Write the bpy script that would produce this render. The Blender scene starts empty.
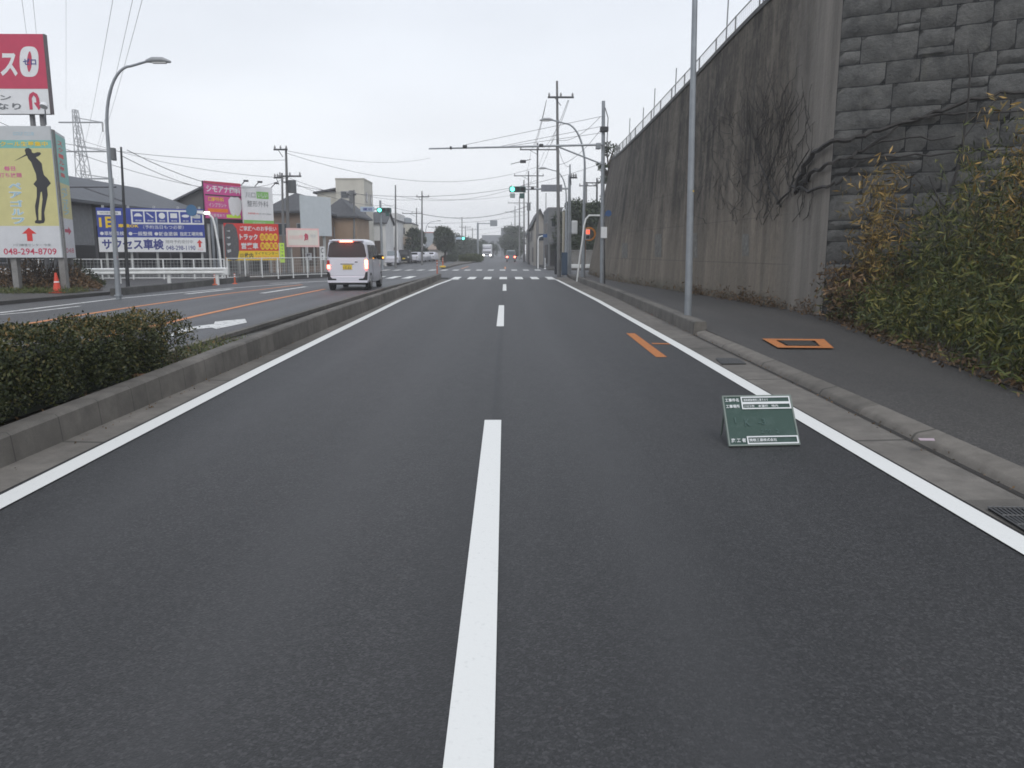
import bpy, bmesh, math, random
import numpy as np
from mathutils import Vector, Matrix
from mathutils.geometry import tessellate_polygon
random.seed(7); rng = np.random.default_rng(7)
S = bpy.context.scene
COL = S.collection
R = math.radians

# ------------------------------------------------------------------ camera, sky, sun, exposure
FPX, CH = 770.0, 1.5
PITCH = math.atan(132 / FPX); YAW = math.atan(7 / FPX)
cam_d = bpy.data.cameras.new('camera'); cam = bpy.data.objects.new('camera', cam_d); COL.objects.link(cam)
cam.location = (0, 0, CH); cam.rotation_euler = (math.pi / 2 - PITCH, 0, -YAW)
cam_d.sensor_width = 36; cam_d.lens = 36 * FPX / 1024; cam_d.clip_end = 3000; cam_d.clip_start = 0.05
S.camera = cam
W = bpy.data.worlds.new('World'); S.world = W; W.use_nodes = True
nt = W.node_tree; nt.nodes.clear()
def nn(t, **k):
    n = nt.nodes.new(t)
    for a, b in k.items(): setattr(n, a, b)
    return n
wo = nn('ShaderNodeOutputWorld'); bg = nn('ShaderNodeBackground'); bg.inputs[1].default_value = 0.1
sky = nn('ShaderNodeTexSky', sky_type='NISHITA', sun_disc=False, sun_elevation=R(48), sun_rotation=R(200), dust_density=4.0)
tc = nn('ShaderNodeTexCoord'); sx = nn('ShaderNodeSeparateXYZ'); nt.links.new(tc.outputs['Generated'], sx.inputs[0])
cr = nn('ShaderNodeValToRGB')
cr.color_ramp.elements[0].position = 0.0; cr.color_ramp.elements[0].color = (.90, .912, .93, 1)
cr.color_ramp.elements[1].position = 0.6; cr.color_ramp.elements[1].color = (.61, .665, .765, 1)
e = cr.color_ramp.elements.new(0.22); e.color = (.785, .82, .875, 1)
nt.links.new(sx.outputs[2], cr.inputs[0])
mp = nn('ShaderNodeMapping'); mp.inputs['Scale'].default_value = (1.2, 1.2, 4)
nz = nn('ShaderNodeTexNoise'); nz.inputs['Scale'].default_value = 1.6; nz.inputs['Detail'].default_value = 4
nt.links.new(tc.outputs['Generated'], mp.inputs[0]); nt.links.new(mp.outputs[0], nz.inputs[0])
mr = nn('ShaderNodeMapRange'); mr.inputs[1].default_value = .3; mr.inputs[2].default_value = .7; mr.inputs[3].default_value = 9.1; mr.inputs[4].default_value = 10.5
nt.links.new(nz.outputs[0], mr.inputs[0])
vm = nn('ShaderNodeVectorMath', operation='SCALE'); nt.links.new(cr.outputs[0], vm.inputs[0]); nt.links.new(mr.outputs[0], vm.inputs['Scale'])
mx = nn('ShaderNodeMix', data_type='RGBA'); mx.inputs[0].default_value = .95
nt.links.new(sky.outputs[0], mx.inputs[6]); nt.links.new(vm.outputs[0], mx.inputs[7])
nt.links.new(mx.outputs[2], bg.inputs[0]); nt.links.new(bg.outputs[0], wo.inputs[0])
sd = bpy.data.lights.new('sun', 'SUN'); sd.energy = 1.1; sd.angle = R(30); sd.color = (1, .97, .93)
so = bpy.data.objects.new('sun', sd); COL.objects.link(so); so.rotation_euler = (R(38), R(14), R(0))
S.view_settings.view_transform = 'Standard'; S.view_settings.look = 'None'; S.view_settings.gamma = 1
S.view_settings.exposure = 0.30
S.cycles.filter_width = 1.7; S.cycles.volume_bounces = 1; S.cycles.max_bounces = 6; S.cycles.transparent_max_bounces = 8

# ------------------------------------------------------------------ measuring helpers: a ray through a pixel of the photo
def ray(px, py):
    x = (px - 512) / FPX; y = (384 - py) / FPX
    d = Vector((x, math.cos(PITCH) + y * math.sin(PITCH), -math.sin(PITCH) + y * math.cos(PITCH)))
    return Matrix.Rotation(-YAW, 3, 'Z') @ d
def gr(px, py, z=0):
    r = ray(px, py); t = (z - CH) / r.z; return Vector((r.x * t, r.y * t, z))
def at(px, py, Y):
    r = ray(px, py); t = Y / r.y; return Vector((r.x * t, Y, CH + r.z * t))

# ------------------------------------------------------------------ materials
MATS = {}
def mat(name, col, rough=.7, metal=0, var=0, vscale=5, bump=0, bscale=40, emit=0, spec=.5, stretch=None, col2=None, alpha=1, coat=0):
    if name in MATS: return MATS[name]
    m = bpy.data.materials.new(name); m.use_nodes = True; t = m.node_tree
    b = t.nodes['Principled BSDF']; b.inputs['Roughness'].default_value = rough; b.inputs['Metallic'].default_value = metal
    b.inputs['Base Color'].default_value = (*col, 1); b.inputs['Specular IOR Level'].default_value = spec
    if coat: b.inputs['Coat Weight'].default_value = coat
    if alpha < 1: b.inputs['Alpha'].default_value = alpha
    if emit: b.inputs['Emission Color'].default_value = (*col, 1); b.inputs['Emission Strength'].default_value = emit
    if var or bump:
        c = t.nodes.new('ShaderNodeTexCoord'); mpn = t.nodes.new('ShaderNodeMapping'); t.links.new(c.outputs['Object'], mpn.inputs[0])
        if stretch: mpn.inputs['Scale'].default_value = stretch
        if var:
            n = t.nodes.new('ShaderNodeTexNoise'); n.inputs['Scale'].default_value = vscale; n.inputs['Detail'].default_value = 6; n.inputs['Roughness'].default_value = .62
            t.links.new(mpn.outputs[0], n.inputs[0])
            r = t.nodes.new('ShaderNodeValToRGB'); r.color_ramp.elements[0].position = .3; r.color_ramp.elements[1].position = .7
            c2 = col2 or tuple(x * (1 + var) for x in col); c1 = tuple(x * (1 - var) for x in col)
            r.color_ramp.elements[0].color = (*c1, 1); r.color_ramp.elements[1].color = (*c2, 1)
            t.links.new(n.outputs[0], r.inputs[0]); t.links.new(r.outputs[0], b.inputs['Base Color'])
        if bump:
            n2 = t.nodes.new('ShaderNodeTexNoise'); n2.inputs['Scale'].default_value = bscale; n2.inputs['Detail'].default_value = 5
            t.links.new(mpn.outputs[0], n2.inputs[0])
            bu = t.nodes.new('ShaderNodeBump'); bu.inputs['Strength'].default_value = bump; bu.inputs['Distance'].default_value = .02
            t.links.new(n2.outputs[0], bu.inputs['Height']); t.links.new(bu.outputs[0], b.inputs['Normal'])
    MATS[name] = m; return m

class NG:   # tiny node-graph writer for the richer surfaces
    def __init__(s, name, rough=.8):
        s.m = bpy.data.materials.new(name); s.m.use_nodes = True; s.t = s.m.node_tree; s.b = s.t.nodes['Principled BSDF']
        s.b.inputs['Roughness'].default_value = rough; MATS[name] = s.m
        s.c = s.t.nodes.new('ShaderNodeTexCoord').outputs['Object']
    def map(s, sc=(1, 1, 1)):
        n = s.t.nodes.new('ShaderNodeMapping'); n.inputs['Scale'].default_value = sc; s.t.links.new(s.c, n.inputs[0]); return n.outputs[0]
    def noise(s, scale, detail=5, sc=(1, 1, 1), rough=.6):
        n = s.t.nodes.new('ShaderNodeTexNoise'); n.inputs['Scale'].default_value = scale; n.inputs['Detail'].default_value = detail
        n.inputs['Roughness'].default_value = rough; s.t.links.new(s.map(sc), n.inputs[0]); return n.outputs[0]
    def voro(s, scale, feat='F1', out=0, sc=(1, 1, 1)):
        n = s.t.nodes.new('ShaderNodeTexVoronoi'); n.feature = feat; n.inputs['Scale'].default_value = scale; s.t.links.new(s.map(sc), n.inputs[0]); return n.outputs[out]
    def ramp(s, f, stops):
        n = s.t.nodes.new('ShaderNodeValToRGB'); s.t.links.new(f, n.inputs[0]); els = n.color_ramp.elements
        while len(els) < len(stops): els.new(.5)
        for el, (p, c) in zip(els, stops):
            el.position = p; el.color = (*(c if isinstance(c, tuple) else (c, c, c)), 1)
        return n.outputs[0]
    def mix(s, f, a, b, mode='MIX'):
        n = s.t.nodes.new('ShaderNodeMix'); n.data_type = 'RGBA'; n.blend_type = mode
        for k, v in ((0, f), (6, a), (7, b)):
            if hasattr(v, 'is_output'): s.t.links.new(v, n.inputs[k])
            elif k == 0: n.inputs[0].default_value = v
            else: n.inputs[k].default_value = (*v, 1) if isinstance(v, tuple) else (v, v, v, 1)
        return n.outputs[2]
    def math(s, op, a, b=0.0, c=0.0):
        n = s.t.nodes.new('ShaderNodeMath'); n.operation = op
        for k, v in enumerate((a, b, c)):
            if hasattr(v, 'is_output'): s.t.links.new(v, n.inputs[k])
            else: n.inputs[k].default_value = v
        return n.outputs[0]
    def xyz(s):
        n = s.t.nodes.new('ShaderNodeSeparateXYZ'); s.t.links.new(s.c, n.inputs[0]); return n.outputs
    def attr(s, name):
        n = s.t.nodes.new('ShaderNodeAttribute'); n.attribute_name = name; return n.outputs['Fac']
    def col(s, o): s.t.links.new(o, s.b.inputs['Base Color'])
    def bump(s, h, strength=.4, dist=.01):
        n = s.t.nodes.new('ShaderNodeBump'); n.inputs['Strength'].default_value = strength; n.inputs['Distance'].default_value = dist
        s.t.links.new(h, n.inputs['Height']); s.t.links.new(n.outputs[0], s.b.inputs['Normal'])
    def rough(s, o): s.t.links.new(o, s.b.inputs['Roughness'])

def asphalt(name, base, tracks=False, seam=None, light=1.0):
    g = NG(name, .6); g.b.inputs['Specular IOR Level'].default_value = .55
    fine = g.noise(90, 4); agg = g.voro(120, out=0)
    big = g.noise(.9, 5, (1, .10, 1)); mid = g.noise(7, 6, (1, .45, 1))
    vc = g.t.nodes.new('ShaderNodeTexVoronoi'); vc.inputs['Scale'].default_value = 95; g.t.links.new(g.c, vc.inputs[0]); sv = g.t.nodes.new('ShaderNodeSeparateColor'); g.t.links.new(vc.outputs['Color'], sv.inputs[0])
    c = g.ramp(fine, [(.3, tuple(x * .75 for x in base)), (.52, base), (.75, tuple(x * 1.35 for x in base))])
    c = g.mix(1, c, g.ramp(sv.outputs[0], [(0, .5), (.7, 1.02), (1, 1.8)]), 'MULTIPLY')
    c = g.mix(g.ramp(big, [(.38, 0), (.66, 1)]), c, g.mix(1, c, (1.35, 1.34, 1.32), 'MULTIPLY'))
    c = g.mix(g.ramp(g.noise(.8, 8, (1, .5, 1), .75), [(.60, 0), (.70, .5)]), c, tuple(x * .6 for x in base))
    c = g.mix(g.ramp(g.noise(11, 7, (1, 1, 1), .75), [(.56, 0), (.66, .35)]), c, tuple(x * .55 for x in base))
    c = g.mix(g.ramp(mid, [(.5, 0), (.8, .2)]), c, g.mix(1, c, (.8, .8, .8), 'MULTIPLY'))
    c = g.mix(g.ramp(g.noise(24, 3, (1, .6, 1)), [(.62, 0), (.72, .4)]), c, tuple(x * .5 for x in base))
    sp = g.ramp(g.voro(34, out=0), [(.02, 1), (.06, 0)])
    c = g.mix(g.math('MULTIPLY', sp, .35), c, (.16, .16, .155))
    if tracks:
        x = g.xyz()[0]
        for x0 in tracks:
            d = g.math('ABSOLUTE', g.math('SUBTRACT', x, x0))
            wob = g.math('ADD', d, g.math('MULTIPLY', g.noise(1.1, 6, (1, .3, 1), .7), .45))
            k = g.ramp(wob, [(.10, .55), (.60, 0)])
            c = g.mix(k, c, tuple(min(1, v * 1.75) for v in base))
    if seam is not None:
        x = g.xyz()[0]
        d = g.math('ABSOLUTE', g.math('ADD', g.math('SUBTRACT', x, seam), g.math('MULTIPLY', g.math('SUBTRACT', g.noise(2.5, 5), .5), .07)))
        k = g.ramp(d, [(.012, .75), (.05, 0)]); c = g.mix(k, c, tuple(v * .5 for v in base))
        far = g.ramp(g.math('ABSOLUTE', g.math('SUBTRACT', x, seam - .12)), [(.1, .3), (.3, 0)]); c = g.mix(far, c, tuple(v * .7 for v in base))
    g.col(c); g.bump(g.math('ADD', fine, agg), .35, .005)
    g.rough(g.ramp(mid, [(.3, .59), (.7, .62)])); return g.m
M_ROAD = asphalt('new_asphalt', (.0258, .0253, .0258), tracks=(-2.35, -1.05, .75), seam=-.07)
M_ROAD2 = asphalt('old_asphalt', (.066, .067, .070), tracks=(-5.2, -6.2, -7.6, -8.8))
M_WALK = asphalt('pavement_asphalt', (.048, .045, .042))
def concrete(name, base, joint=None, dirt=.5, along=1):
    g = NG(name, .88)
    c = g.ramp(g.noise(6, 6), [(.3, tuple(v * .75 for v in base)), (.7, tuple(v * 1.2 for v in base))])
    c = g.mix(g.ramp(g.noise(1.1, 5), [(.4, 0), (.7, dirt)]), c, tuple(v * .5 for v in base))
    c = g.mix(g.ramp(g.noise(140, 2), [(.35, .4), (.5, 0)]), c, tuple(v * .5 for v in base))
    if joint:
        y = g.xyz()[along]; f = g.math('FRACT', g.math('DIVIDE', y, joint)); d = g.math('ABSOLUTE', g.math('SUBTRACT', f, .5))
        c = g.mix(g.ramp(d, [(.490, 0), (.494, .85)]), c, tuple(v * .3 for v in base))
        cell = g.math('FLOOR', g.math('ADD', g.math('DIVIDE', y, joint), .5))
        wn = g.t.nodes.new('ShaderNodeTexWhiteNoise'); wn.noise_dimensions = '1D'; g.t.links.new(cell, wn.inputs['W'])
        c = g.mix(1, c, g.ramp(wn.outputs[0], [(0, .82), (1, 1.15)]), 'MULTIPLY')
    g.col(c); g.bump(g.noise(60, 5), .35, .008); return g.m
M_KERB = concrete('kerb_concrete', (.15, .138, .122), .6, .75)
M_GUT = concrete('gutter_concrete', (.155, .142, .125), 3.0, .6)
M_CONC = concrete('plain_concrete', (.24, .235, .225), None, .4)
M_PAINT = NG('road_paint', .6)
_g = M_PAINT; _g.col(_g.mix(_g.ramp(_g.noise(45, 6), [(.58, 0), (.75, .45)]), (.73, .73, .70), (.50, .50, .48))); _g.bump(_g.noise(80, 3), .3, .004); M_PAINT = _g.m
g_ = NG('worn_road_paint', .65); g_.col(g_.mix(g_.ramp(g_.noise(9, 8, rough=.75), [(.5, 0), (.62, .8)]), (.66, .66, .64), (.12, .12, .12))); M_WORN = g_.m
g_ = NG('orange_road_paint', .6); g_.col(g_.mix(g_.ramp(g_.noise(12, 8, rough=.7), [(.5, 0), (.68, .7)]), (.62, .23, .07), (.16, .13, .11))); M_ORANGE = g_.m
M_SPRAY = mat('orange_spray', (.42, .15, .04), .8, var=.25, vscale=30)
M_POLE = mat('galvanised_pole', (.27, .29, .31), .45, .35, var=.15, vscale=3, bump=.05)
M_POLEC = mat('pole_concrete', (.165, .165, .165), .85, var=.2, vscale=3, stretch=(1, 1, .3))
M_DARK = mat('dark_metal', (.05, .052, .056), .5, .3, var=.2)
M_WHITE = mat('white_painted_metal', (.72, .73, .72), .45, var=.12, vscale=4)
M_WIRE = mat('cable_black', (.09, .09, .10), .6)
M_RUB = mat('tyre_rubber', (.018, .018, .019), .85)
M_GLASS = mat('car_glass', (.022, .024, .028), .06, spec=.7)
M_WIN = mat('window_glass', (.05, .06, .07), .08, spec=.6)
M_BLACK = mat('black_plastic', (.015, .015, .016), .5)
M_SOIL = mat('planting_soil', (.055, .042, .03), .95, var=.4, vscale=12, bump=.8, bscale=25)

# wall: rain-streaked concrete
g = NG('streaked_concrete', .9)
st = g.noise(1.5, 9, (1.4, 1.4, .085), .72); st2 = g.noise(3.2, 6, (1.3, 1.3, .05), .6); bl = g.noise(.35, 6); fi = g.noise(7, 7)
c = g.ramp(st, [(.30, (.028, .026, .024)), (.44, (.100, .089, .075)), (.60, (.23, .21, .18))])
c = g.mix(g.ramp(st2, [(.47, 0), (.72, .6)]), c, (.033, .032, .031))
c = g.mix(g.ramp(bl, [(.45, 0), (.75, .3)]), c, (.19, .175, .15))
c = g.mix(1, c, g.ramp(g.noise(.75, 7, (1, 1, .13), .6), [(.36, .38), (.50, .75), (.66, 1.2)]), 'MULTIPLY')
c = g.mix(1, c, g.ramp(g.math('ADD', g.math('DIVIDE', g.xyz()[2], 10), g.math('MULTIPLY', g.math('SUBTRACT', g.noise(.5, 7, rough=.7), .5), .9)), [(.12, 1.12), (.38, .66), (.7, .50)]), 'MULTIPLY')
c = g.mix(g.ramp(g.noise(1.1, 9, (1, 1, .7), .75), [(.52, 0), (.60, .45)]), c, (.125, .115, .10))
c = g.mix(g.ramp(g.noise(2.6, 4, (1, 1, .03), .5), [(.66, 0), (.72, .35)]), c, (.20, .185, .16))
c = g.mix(g.ramp(fi, [(.35, .7), (.55, 0)]), c, g.mix(1, c, (.55, .55, .55), 'MULTIPLY'))
c = g.mix(g.ramp(g.noise(1.9, 8, (1, 1, .6), .7), [(.5, 0), (.62, .5)]), c, (.16, .148, .128))
z = g.xyz()[2]; low = g.ramp(g.math('ADD', g.math('DIVIDE', z, 4.2), g.math('MULTIPLY', g.math('SUBTRACT', bl, .5), .6)), [(.3, .5), (.75, 0)])
c = g.mix(low, c, (.21, .192, .162)); hl = g.math('FRACT', g.math('DIVIDE', z, 1.2))
c = g.mix(g.ramp(g.math('ABSOLUTE', g.math('SUBTRACT', hl, .5)), [(.485, 0), (.493, .35)]), c, (.03, .03, .03))
mo = g.ramp(g.math('ADD', z, g.math('MULTIPLY', bl, 1.0)), [(.55, .7), (1, 0)]); c = g.mix(mo, c, (.045, .048, .03))
yy = g.math('ADD', g.xyz()[1], g.math('MULTIPLY', g.math('SUBTRACT', g.noise(1.2, 6, (1, 1, .35), .65), .5), 2.6))
pale = g.ramp(g.noise(1.6, 7, (1.4, 1.4, .12), .65), [(.3, (.10, .097, .09)), (.55, (.19, .185, .175)), (.8, (.255, .25, .235))])
c = g.mix(g.ramp(g.math('DIVIDE', yy, 24), [(17.9 / 24, .92), (20.0 / 24, 0)]), c, pale); c = g.mix(1, c, (1.10, 1.03, .955), 'MULTIPLY')
g.col(c); g.bump(g.math('ADD', g.noise(25, 6), g.math('MULTIPLY', fi, 2)), .5, .02); M_WALL = g.m
g = NG('pale_pilaster_concrete', .9)
c = g.ramp(g.noise(1.3, 8, (1.4, 1.4, .1), .65), [(.3, (.12, .116, .11)), (.55, (.20, .195, .185)), (.8, (.26, .255, .24))])
c = g.mix(g.ramp(g.noise(2, 7), [(.45, 0), (.7, .6)]), c, (.07, .07, .068)); g.col(c); g.bump(g.noise(30, 5), .4, .015); M_PIL = g.m
g = NG('rock_face_panel', .88)
c = g.ramp(g.noise(2.2, 8, rough=.7), [(.3, (.042, .042, .041)), (.5, (.092, .092, .089)), (.75, (.155, .151, .143))])
at_ = g.attr('tint'); c = g.mix(1, c, g.ramp(at_, [(0, .82), (1, 1.18)]), 'MULTIPLY'); c = g.mix(g.ramp(g.noise(.8, 6, (1, 1, .25)), [(.45, 0), (.75, .55)]), c, (.055, .056, .054)); c = g.mix(g.ramp(g.noise(3.1, 8, (1, 1, .8), .7), [(.56, 0), (.68, .5)]), c, (.15, .145, .125)); g.col(c); g.bump(g.noise(9, 9, rough=.7), .9, .05); M_ROCK = g.m

# foliage
def leafmat(name, stops, trans=.25):
    g = NG(name, .55); g.b.inputs['Specular IOR Level'].default_value = .35
    v = g.math('ADD', g.math('MULTIPLY', g.attr('tint'), .62), g.math('MULTIPLY', g.noise(1.3, 3), .42))
    g.col(g.ramp(v, stops)); return g.m
L_HEDGE = leafmat('hedge_leaf', [(.2, (.012, .019, .006)), (.5, (.028, .038, .010)), (.72, (.060, .068, .018)), (.9, (.11, .09, .03))])
L_HEDGEB = leafmat('brown_tip_leaf', [(.2, (.04, .05, .016)), (.5, (.10, .088, .028)), (.85, (.21, .13, .045))])
L_BAM = leafmat('bamboo_leaf', [(.12, (.014, .023, .006)), (.40, (.037, .052, .010)), (.62, (.082, .098, .018)), (.80, (.17, .155, .035)), (.98, (.5, .40, .13))])
L_GOLD = leafmat('dry_bamboo_leaf', [(.2, (.06, .06, .02)), (.5, (.20, .135, .035)), (.8, (.38, .24, .07))])
L_RUST = leafmat('withered_leaf', [(.2, (.04, .03, .015)), (.5, (.11, .065, .03)), (.85, (.20, .12, .055))])
L_TREE = leafmat('tree_leaf', [(.2, (.014, .024, .012)), (.5, (.028, .045, .02)), (.85, (.055, .072, .028))])
L_GRASS = leafmat('grass_blade', [(.2, (.03, .05, .012)), (.5, (.07, .10, .025)), (.85, (.20, .18, .07))])
M_BARK = mat('bark', (.055, .042, .032), .9, var=.35, vscale=12, bump=.5)
M_VINE = mat('vine_bark', (.034, .031, .029), .9, var=.3, vscale=12)

# ------------------------------------------------------------------ mesh helpers
class MB:
    def __init__(s): s.v = []; s.f = []
    def add(s, v, f):
        o = len(s.v); s.v += [tuple(p) for p in v]; s.f += [tuple(i + o for i in q) for q in f]; return s
    def box(s, x0, y0, z0, x1, y1, z1, b=0):
        if b:
            bm = bmesh.new(); bmesh.ops.create_cube(bm, size=1)
            for v in bm.verts: v.co = Vector(((x0 + x1) / 2 + v.co.x * (x1 - x0), (y0 + y1) / 2 + v.co.y * (y1 - y0), (z0 + z1) / 2 + v.co.z * (z1 - z0)))
            bmesh.ops.bevel(bm, geom=list(bm.edges), offset=b, segments=2, profile=.5, affect='EDGES')
            bm.verts.index_update(); s.add([v.co for v in bm.verts], [[v.index for v in f.verts] for f in bm.faces]); bm.free(); return s
        v = [(x, y, z) for z in (z0, z1) for x, y in ((x0, y0), (x1, y0), (x1, y1), (x0, y1))]
        return s.add(v, [(3, 2, 1, 0), (4, 5, 6, 7), (0, 1, 5, 4), (1, 2, 6, 5), (2, 3, 7, 6), (3, 0, 4, 7)])
    def tube(s, pts, r, n=8, caps=True):
        pts = [Vector(p) for p in pts]; rs = r if isinstance(r, (list, tuple)) else [r] * len(pts)
        rings = []; prev = None
        for i, p in enumerate(pts):
            d = (pts[min(i + 1, len(pts) - 1)] - pts[max(i - 1, 0)]).normalized()
            if prev is None:
                a = Vector((0, 0, 1)) if abs(d.z) < .9 else Vector((1, 0, 0)); prev = d.cross(a).normalized()
            a = (prev - d * prev.dot(d)).normalized(); b = d.cross(a); prev = a
            rings.append([p + (a * math.cos(t) + b * math.sin(t)) * rs[i] for t in (2 * math.pi * k / n for k in range(n))])
        v = [q for rg in rings for q in rg]; f = []
        for i in range(len(pts) - 1):
            for k in range(n): f.append((i * n + k, i * n + (k + 1) % n, (i + 1) * n + (k + 1) % n, (i + 1) * n + k))
        if caps: f += [tuple(reversed(range(n))), tuple(range((len(pts) - 1) * n, len(pts) * n))]
        return s.add(v, f)
    def disc(s, c, axis, r, th, n=20):
        c = Vector(c); a = Vector(axis).normalized(); return s.tube([c - a * th / 2, c + a * th / 2], r, n)
    def poly(s, pts, th=None, nrm=(0, -1, 0)):      # pts: 3D outline (any plane); th = thickness behind the normal
        P = [Vector(p) for p in pts]; tris = tessellate_polygon([P]); n = len(P); N = Vector(nrm)
        out = []
        for t in tris:
            a, b, c_ = (P[i] for i in t)
            out.append(t if (b - a).cross(c_ - a).dot(N) > 0 else tuple(reversed(t)))
        if not th: return s.add(P, out)
        Q = [p - N * th for p in P]
        return s.add(P + Q, out + [tuple(i + n for i in reversed(t)) for t in out] + [(i, (i + 1) % n, n + (i + 1) % n, n + i) for i in range(n)])
    def grid(s, rows):
        n = len(rows[0]); v = [p for r_ in rows for p in r_]
        return s.add(v, [(i * n + j, i * n + j + 1, (i + 1) * n + j + 1, (i + 1) * n + j) for i in range(len(rows) - 1) for j in range(n - 1)])
    def build(s, name, m, parent=None, smooth=False):
        me = bpy.data.meshes.new(name); me.from_pydata(s.v, [], s.f); me.validate(); me.update()
        bm = bmesh.new(); bm.from_mesh(me); bmesh.ops.recalc_face_normals(bm, faces=bm.faces); bm.to_mesh(me); bm.free()
        me.materials.append(m); 
        if smooth:
            me.polygons.foreach_set('use_smooth', [True] * len(me.polygons))
            try: me.set_sharp_from_angle(angle=R(38))
            except Exception: pass
        o = bpy.data.objects.new(name, me); COL.objects.link(o); o.parent = parent; return o
def tag(o, label=None, cat=None, group=None, kind=None):
    if label: o['label'] = label
    if cat: o['category'] = cat
    if group: o['group'] = group
    if kind: o['kind'] = kind
    return o
def thing(name, label, cat, loc=(0, 0, 0), rz=0, group=None):
    o = bpy.data.objects.new(name, None); COL.objects.link(o); o.empty_display_size = .1
    o.location = loc; o.rotation_euler = (0, 0, rz); return tag(o, label, cat, group)
def struct(name, mb, m, smooth=False): return tag(mb.build(name, m, None, smooth), kind='structure')
def copy_tree(o, parent=None):
    c = o.copy(); COL.objects.link(c); c.parent = parent
    for ch in list(o.children): copy_tree(ch, c)
    return c
def textmesh(body, x0, z0, x1, z1, y, name, m, parent, bold=.0, shear=0):
    cu = bpy.data.curves.new('t', 'FONT'); cu.body = body; cu.offset = bold; cu.shear = shear; cu.resolution_u = 2
    cu.align_x = 'LEFT'; cu.extrude = 0.0
    ob = bpy.data.objects.new('t', cu); COL.objects.link(ob); dg = bpy.context.evaluated_depsgraph_get()
    me = bpy.data.meshes.new_from_object(ob.evaluated_get(dg)); bpy.data.objects.remove(ob); bpy.data.curves.remove(cu)
    n = len(me.vertices); co = np.empty(n * 3, 'f'); me.vertices.foreach_get('co', co); co = co.reshape(-1, 3)
    if n == 0: return None
    lo, hi = co.min(0), co.max(0); out = np.zeros_like(co)
    out[:, 0] = x0 + (co[:, 0] - lo[0]) / max(hi[0] - lo[0], 1e-6) * (x1 - x0)
    out[:, 2] = z0 + (co[:, 1] - lo[1]) / max(hi[1] - lo[1], 1e-6) * (z1 - z0); out[:, 1] = y
    me.vertices.foreach_set('co', out.ravel()); me.update(); me.materials.clear(); me.materials.append(m); me.name = name
    o = bpy.data.objects.new(name, me); COL.objects.link(o); o.parent = parent; return o

def leaves(name, pts, size, m, parent, aspect=.45, droop=.3, outward=None, jitter=.35, tint=None):
    pts = np.asarray(pts, 'f'); n = len(pts)
    d = rng.normal(size=(n, 3))
    if outward is not None: d = d * .7 + outward
    d[:, 2] -= droop; d /= np.linalg.norm(d, axis=1, keepdims=True) + 1e-9
    a = np.cross(d, rng.normal(size=(n, 3))); a /= np.linalg.norm(a, axis=1, keepdims=True) + 1e-9
    nrm = np.cross(d, a)
    L = size * (1 + jitter * rng.uniform(-1, 1, (n, 1))); Wd = L * aspect * .5
    v = np.stack([pts, pts + d * L * .45 + a * Wd + nrm * L * .06, pts + d * L, pts + d * L * .45 - a * Wd + nrm * L * .06], 1).reshape(-1, 3)
    me = bpy.data.meshes.new(name); me.vertices.add(n * 4); me.vertices.foreach_set('co', v.astype('f').ravel())
    me.loops.add(n * 4); me.loops.foreach_set('vertex_index', np.arange(n * 4, dtype='i'))
    me.polygons.add(n); me.polygons.foreach_set('loop_start', np.arange(0, n * 4, 4, dtype='i')); me.polygons.foreach_set('loop_total', np.full(n, 4, 'i'))
    me.update(calc_edges=True); at_ = me.attributes.new('tint', 'FLOAT', 'FACE')
    at_.data.foreach_set('value', (rng.uniform(0, 1, n) if tint is None else np.clip(tint + rng.normal(0, .15, n), 0, 1)).astype('f'))
    me.materials.append(m); o = bpy.data.objects.new(name, me); COL.objects.link(o); o.parent = parent; return o

# ------------------------------------------------------------------ ground, roads, kerbs
def lerp(a, b, t): return a + (b - a) * t
def interp(tab, x):
    if x <= tab[0][0]: return tab[0][1]
    for (x0, y0), (x1, y1) in zip(tab, tab[1:]):
        if x <= x1: return lerp(y0, y1, (x - x0) / (x1 - x0))
    return tab[-1][1]
HL = lambda Y: interp([(36, .15), (46, 0)], Y)             # level of the older carriageway on the left
def strip(name, xa, xb, za, zb, ys, m, label=None):
    fa = [f if callable(f) else (lambda Y, f=f: f) for f in (xa, xb, za, zb)]
    mb = MB().grid([[(fa[0](Y), Y, fa[2](Y)), (fa[1](Y), Y, fa[3](Y))] for Y in ys])
    return struct(name, mb, m)
YS = [-6, -2, 2, 6, 10, 14, 18, 22, 26, 30, 34, 36, 38, 40, 42, 44, 46, 50, 60, 80, 120, 200, 320, 500, 690]
YN = [y for y in YS if y <= 46]
RL = lambda Y: interp([(-6, -2.97), (4, -3.05), (10, -3.16), (24, -3.3), (36, -3.15), (44, -2.9)], Y)      # left white line
RR = lambda Y: interp([(-6, 2.56), (4, 2.68), (12, 2.80), (24, 2.90), (44, 2.82)], Y)                      # right white line
KB = lambda Y: interp([(-6, 3.0), (4, 3.20), (8, 3.33), (14, 3.45), (26, 3.70), (44, 3.72)], Y)           # right kerb foot
ML = -3.52                                                                                       # median kerb foot
struct('ground', MB().grid([[(-450, -60, -.06), (450, -60, -.06)], [(-450, 700, -.06), (450, 700, -.06)]]), mat('distant_ground', (.10, .10, .095), .95, var=.3, vscale=.2))
strip('road', lambda Y: -30 if Y > 46 else ML + .25, lambda Y: KB(Y) - .05 if Y < 46 else (30 if Y < 64 else 3.6), 0, 0, [-6, 2, 10, 20, 30, 40, 45.9], M_ROAD)
strip('road', -60, 60, 0, 0, [46, 64.6], M_ROAD2)
strip('road', -60, 3.6, 0, 0, [64.6, 120, 200, 400, 690], M_ROAD2)
strip('left_road', -60, -4.4, HL, HL, [y for y in YS if y <= 46], M_ROAD2)
strip('gutter', lambda Y: RR(Y) + .11, lambda Y: KB(Y), .004, .012, YN, M_GUT)
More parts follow.
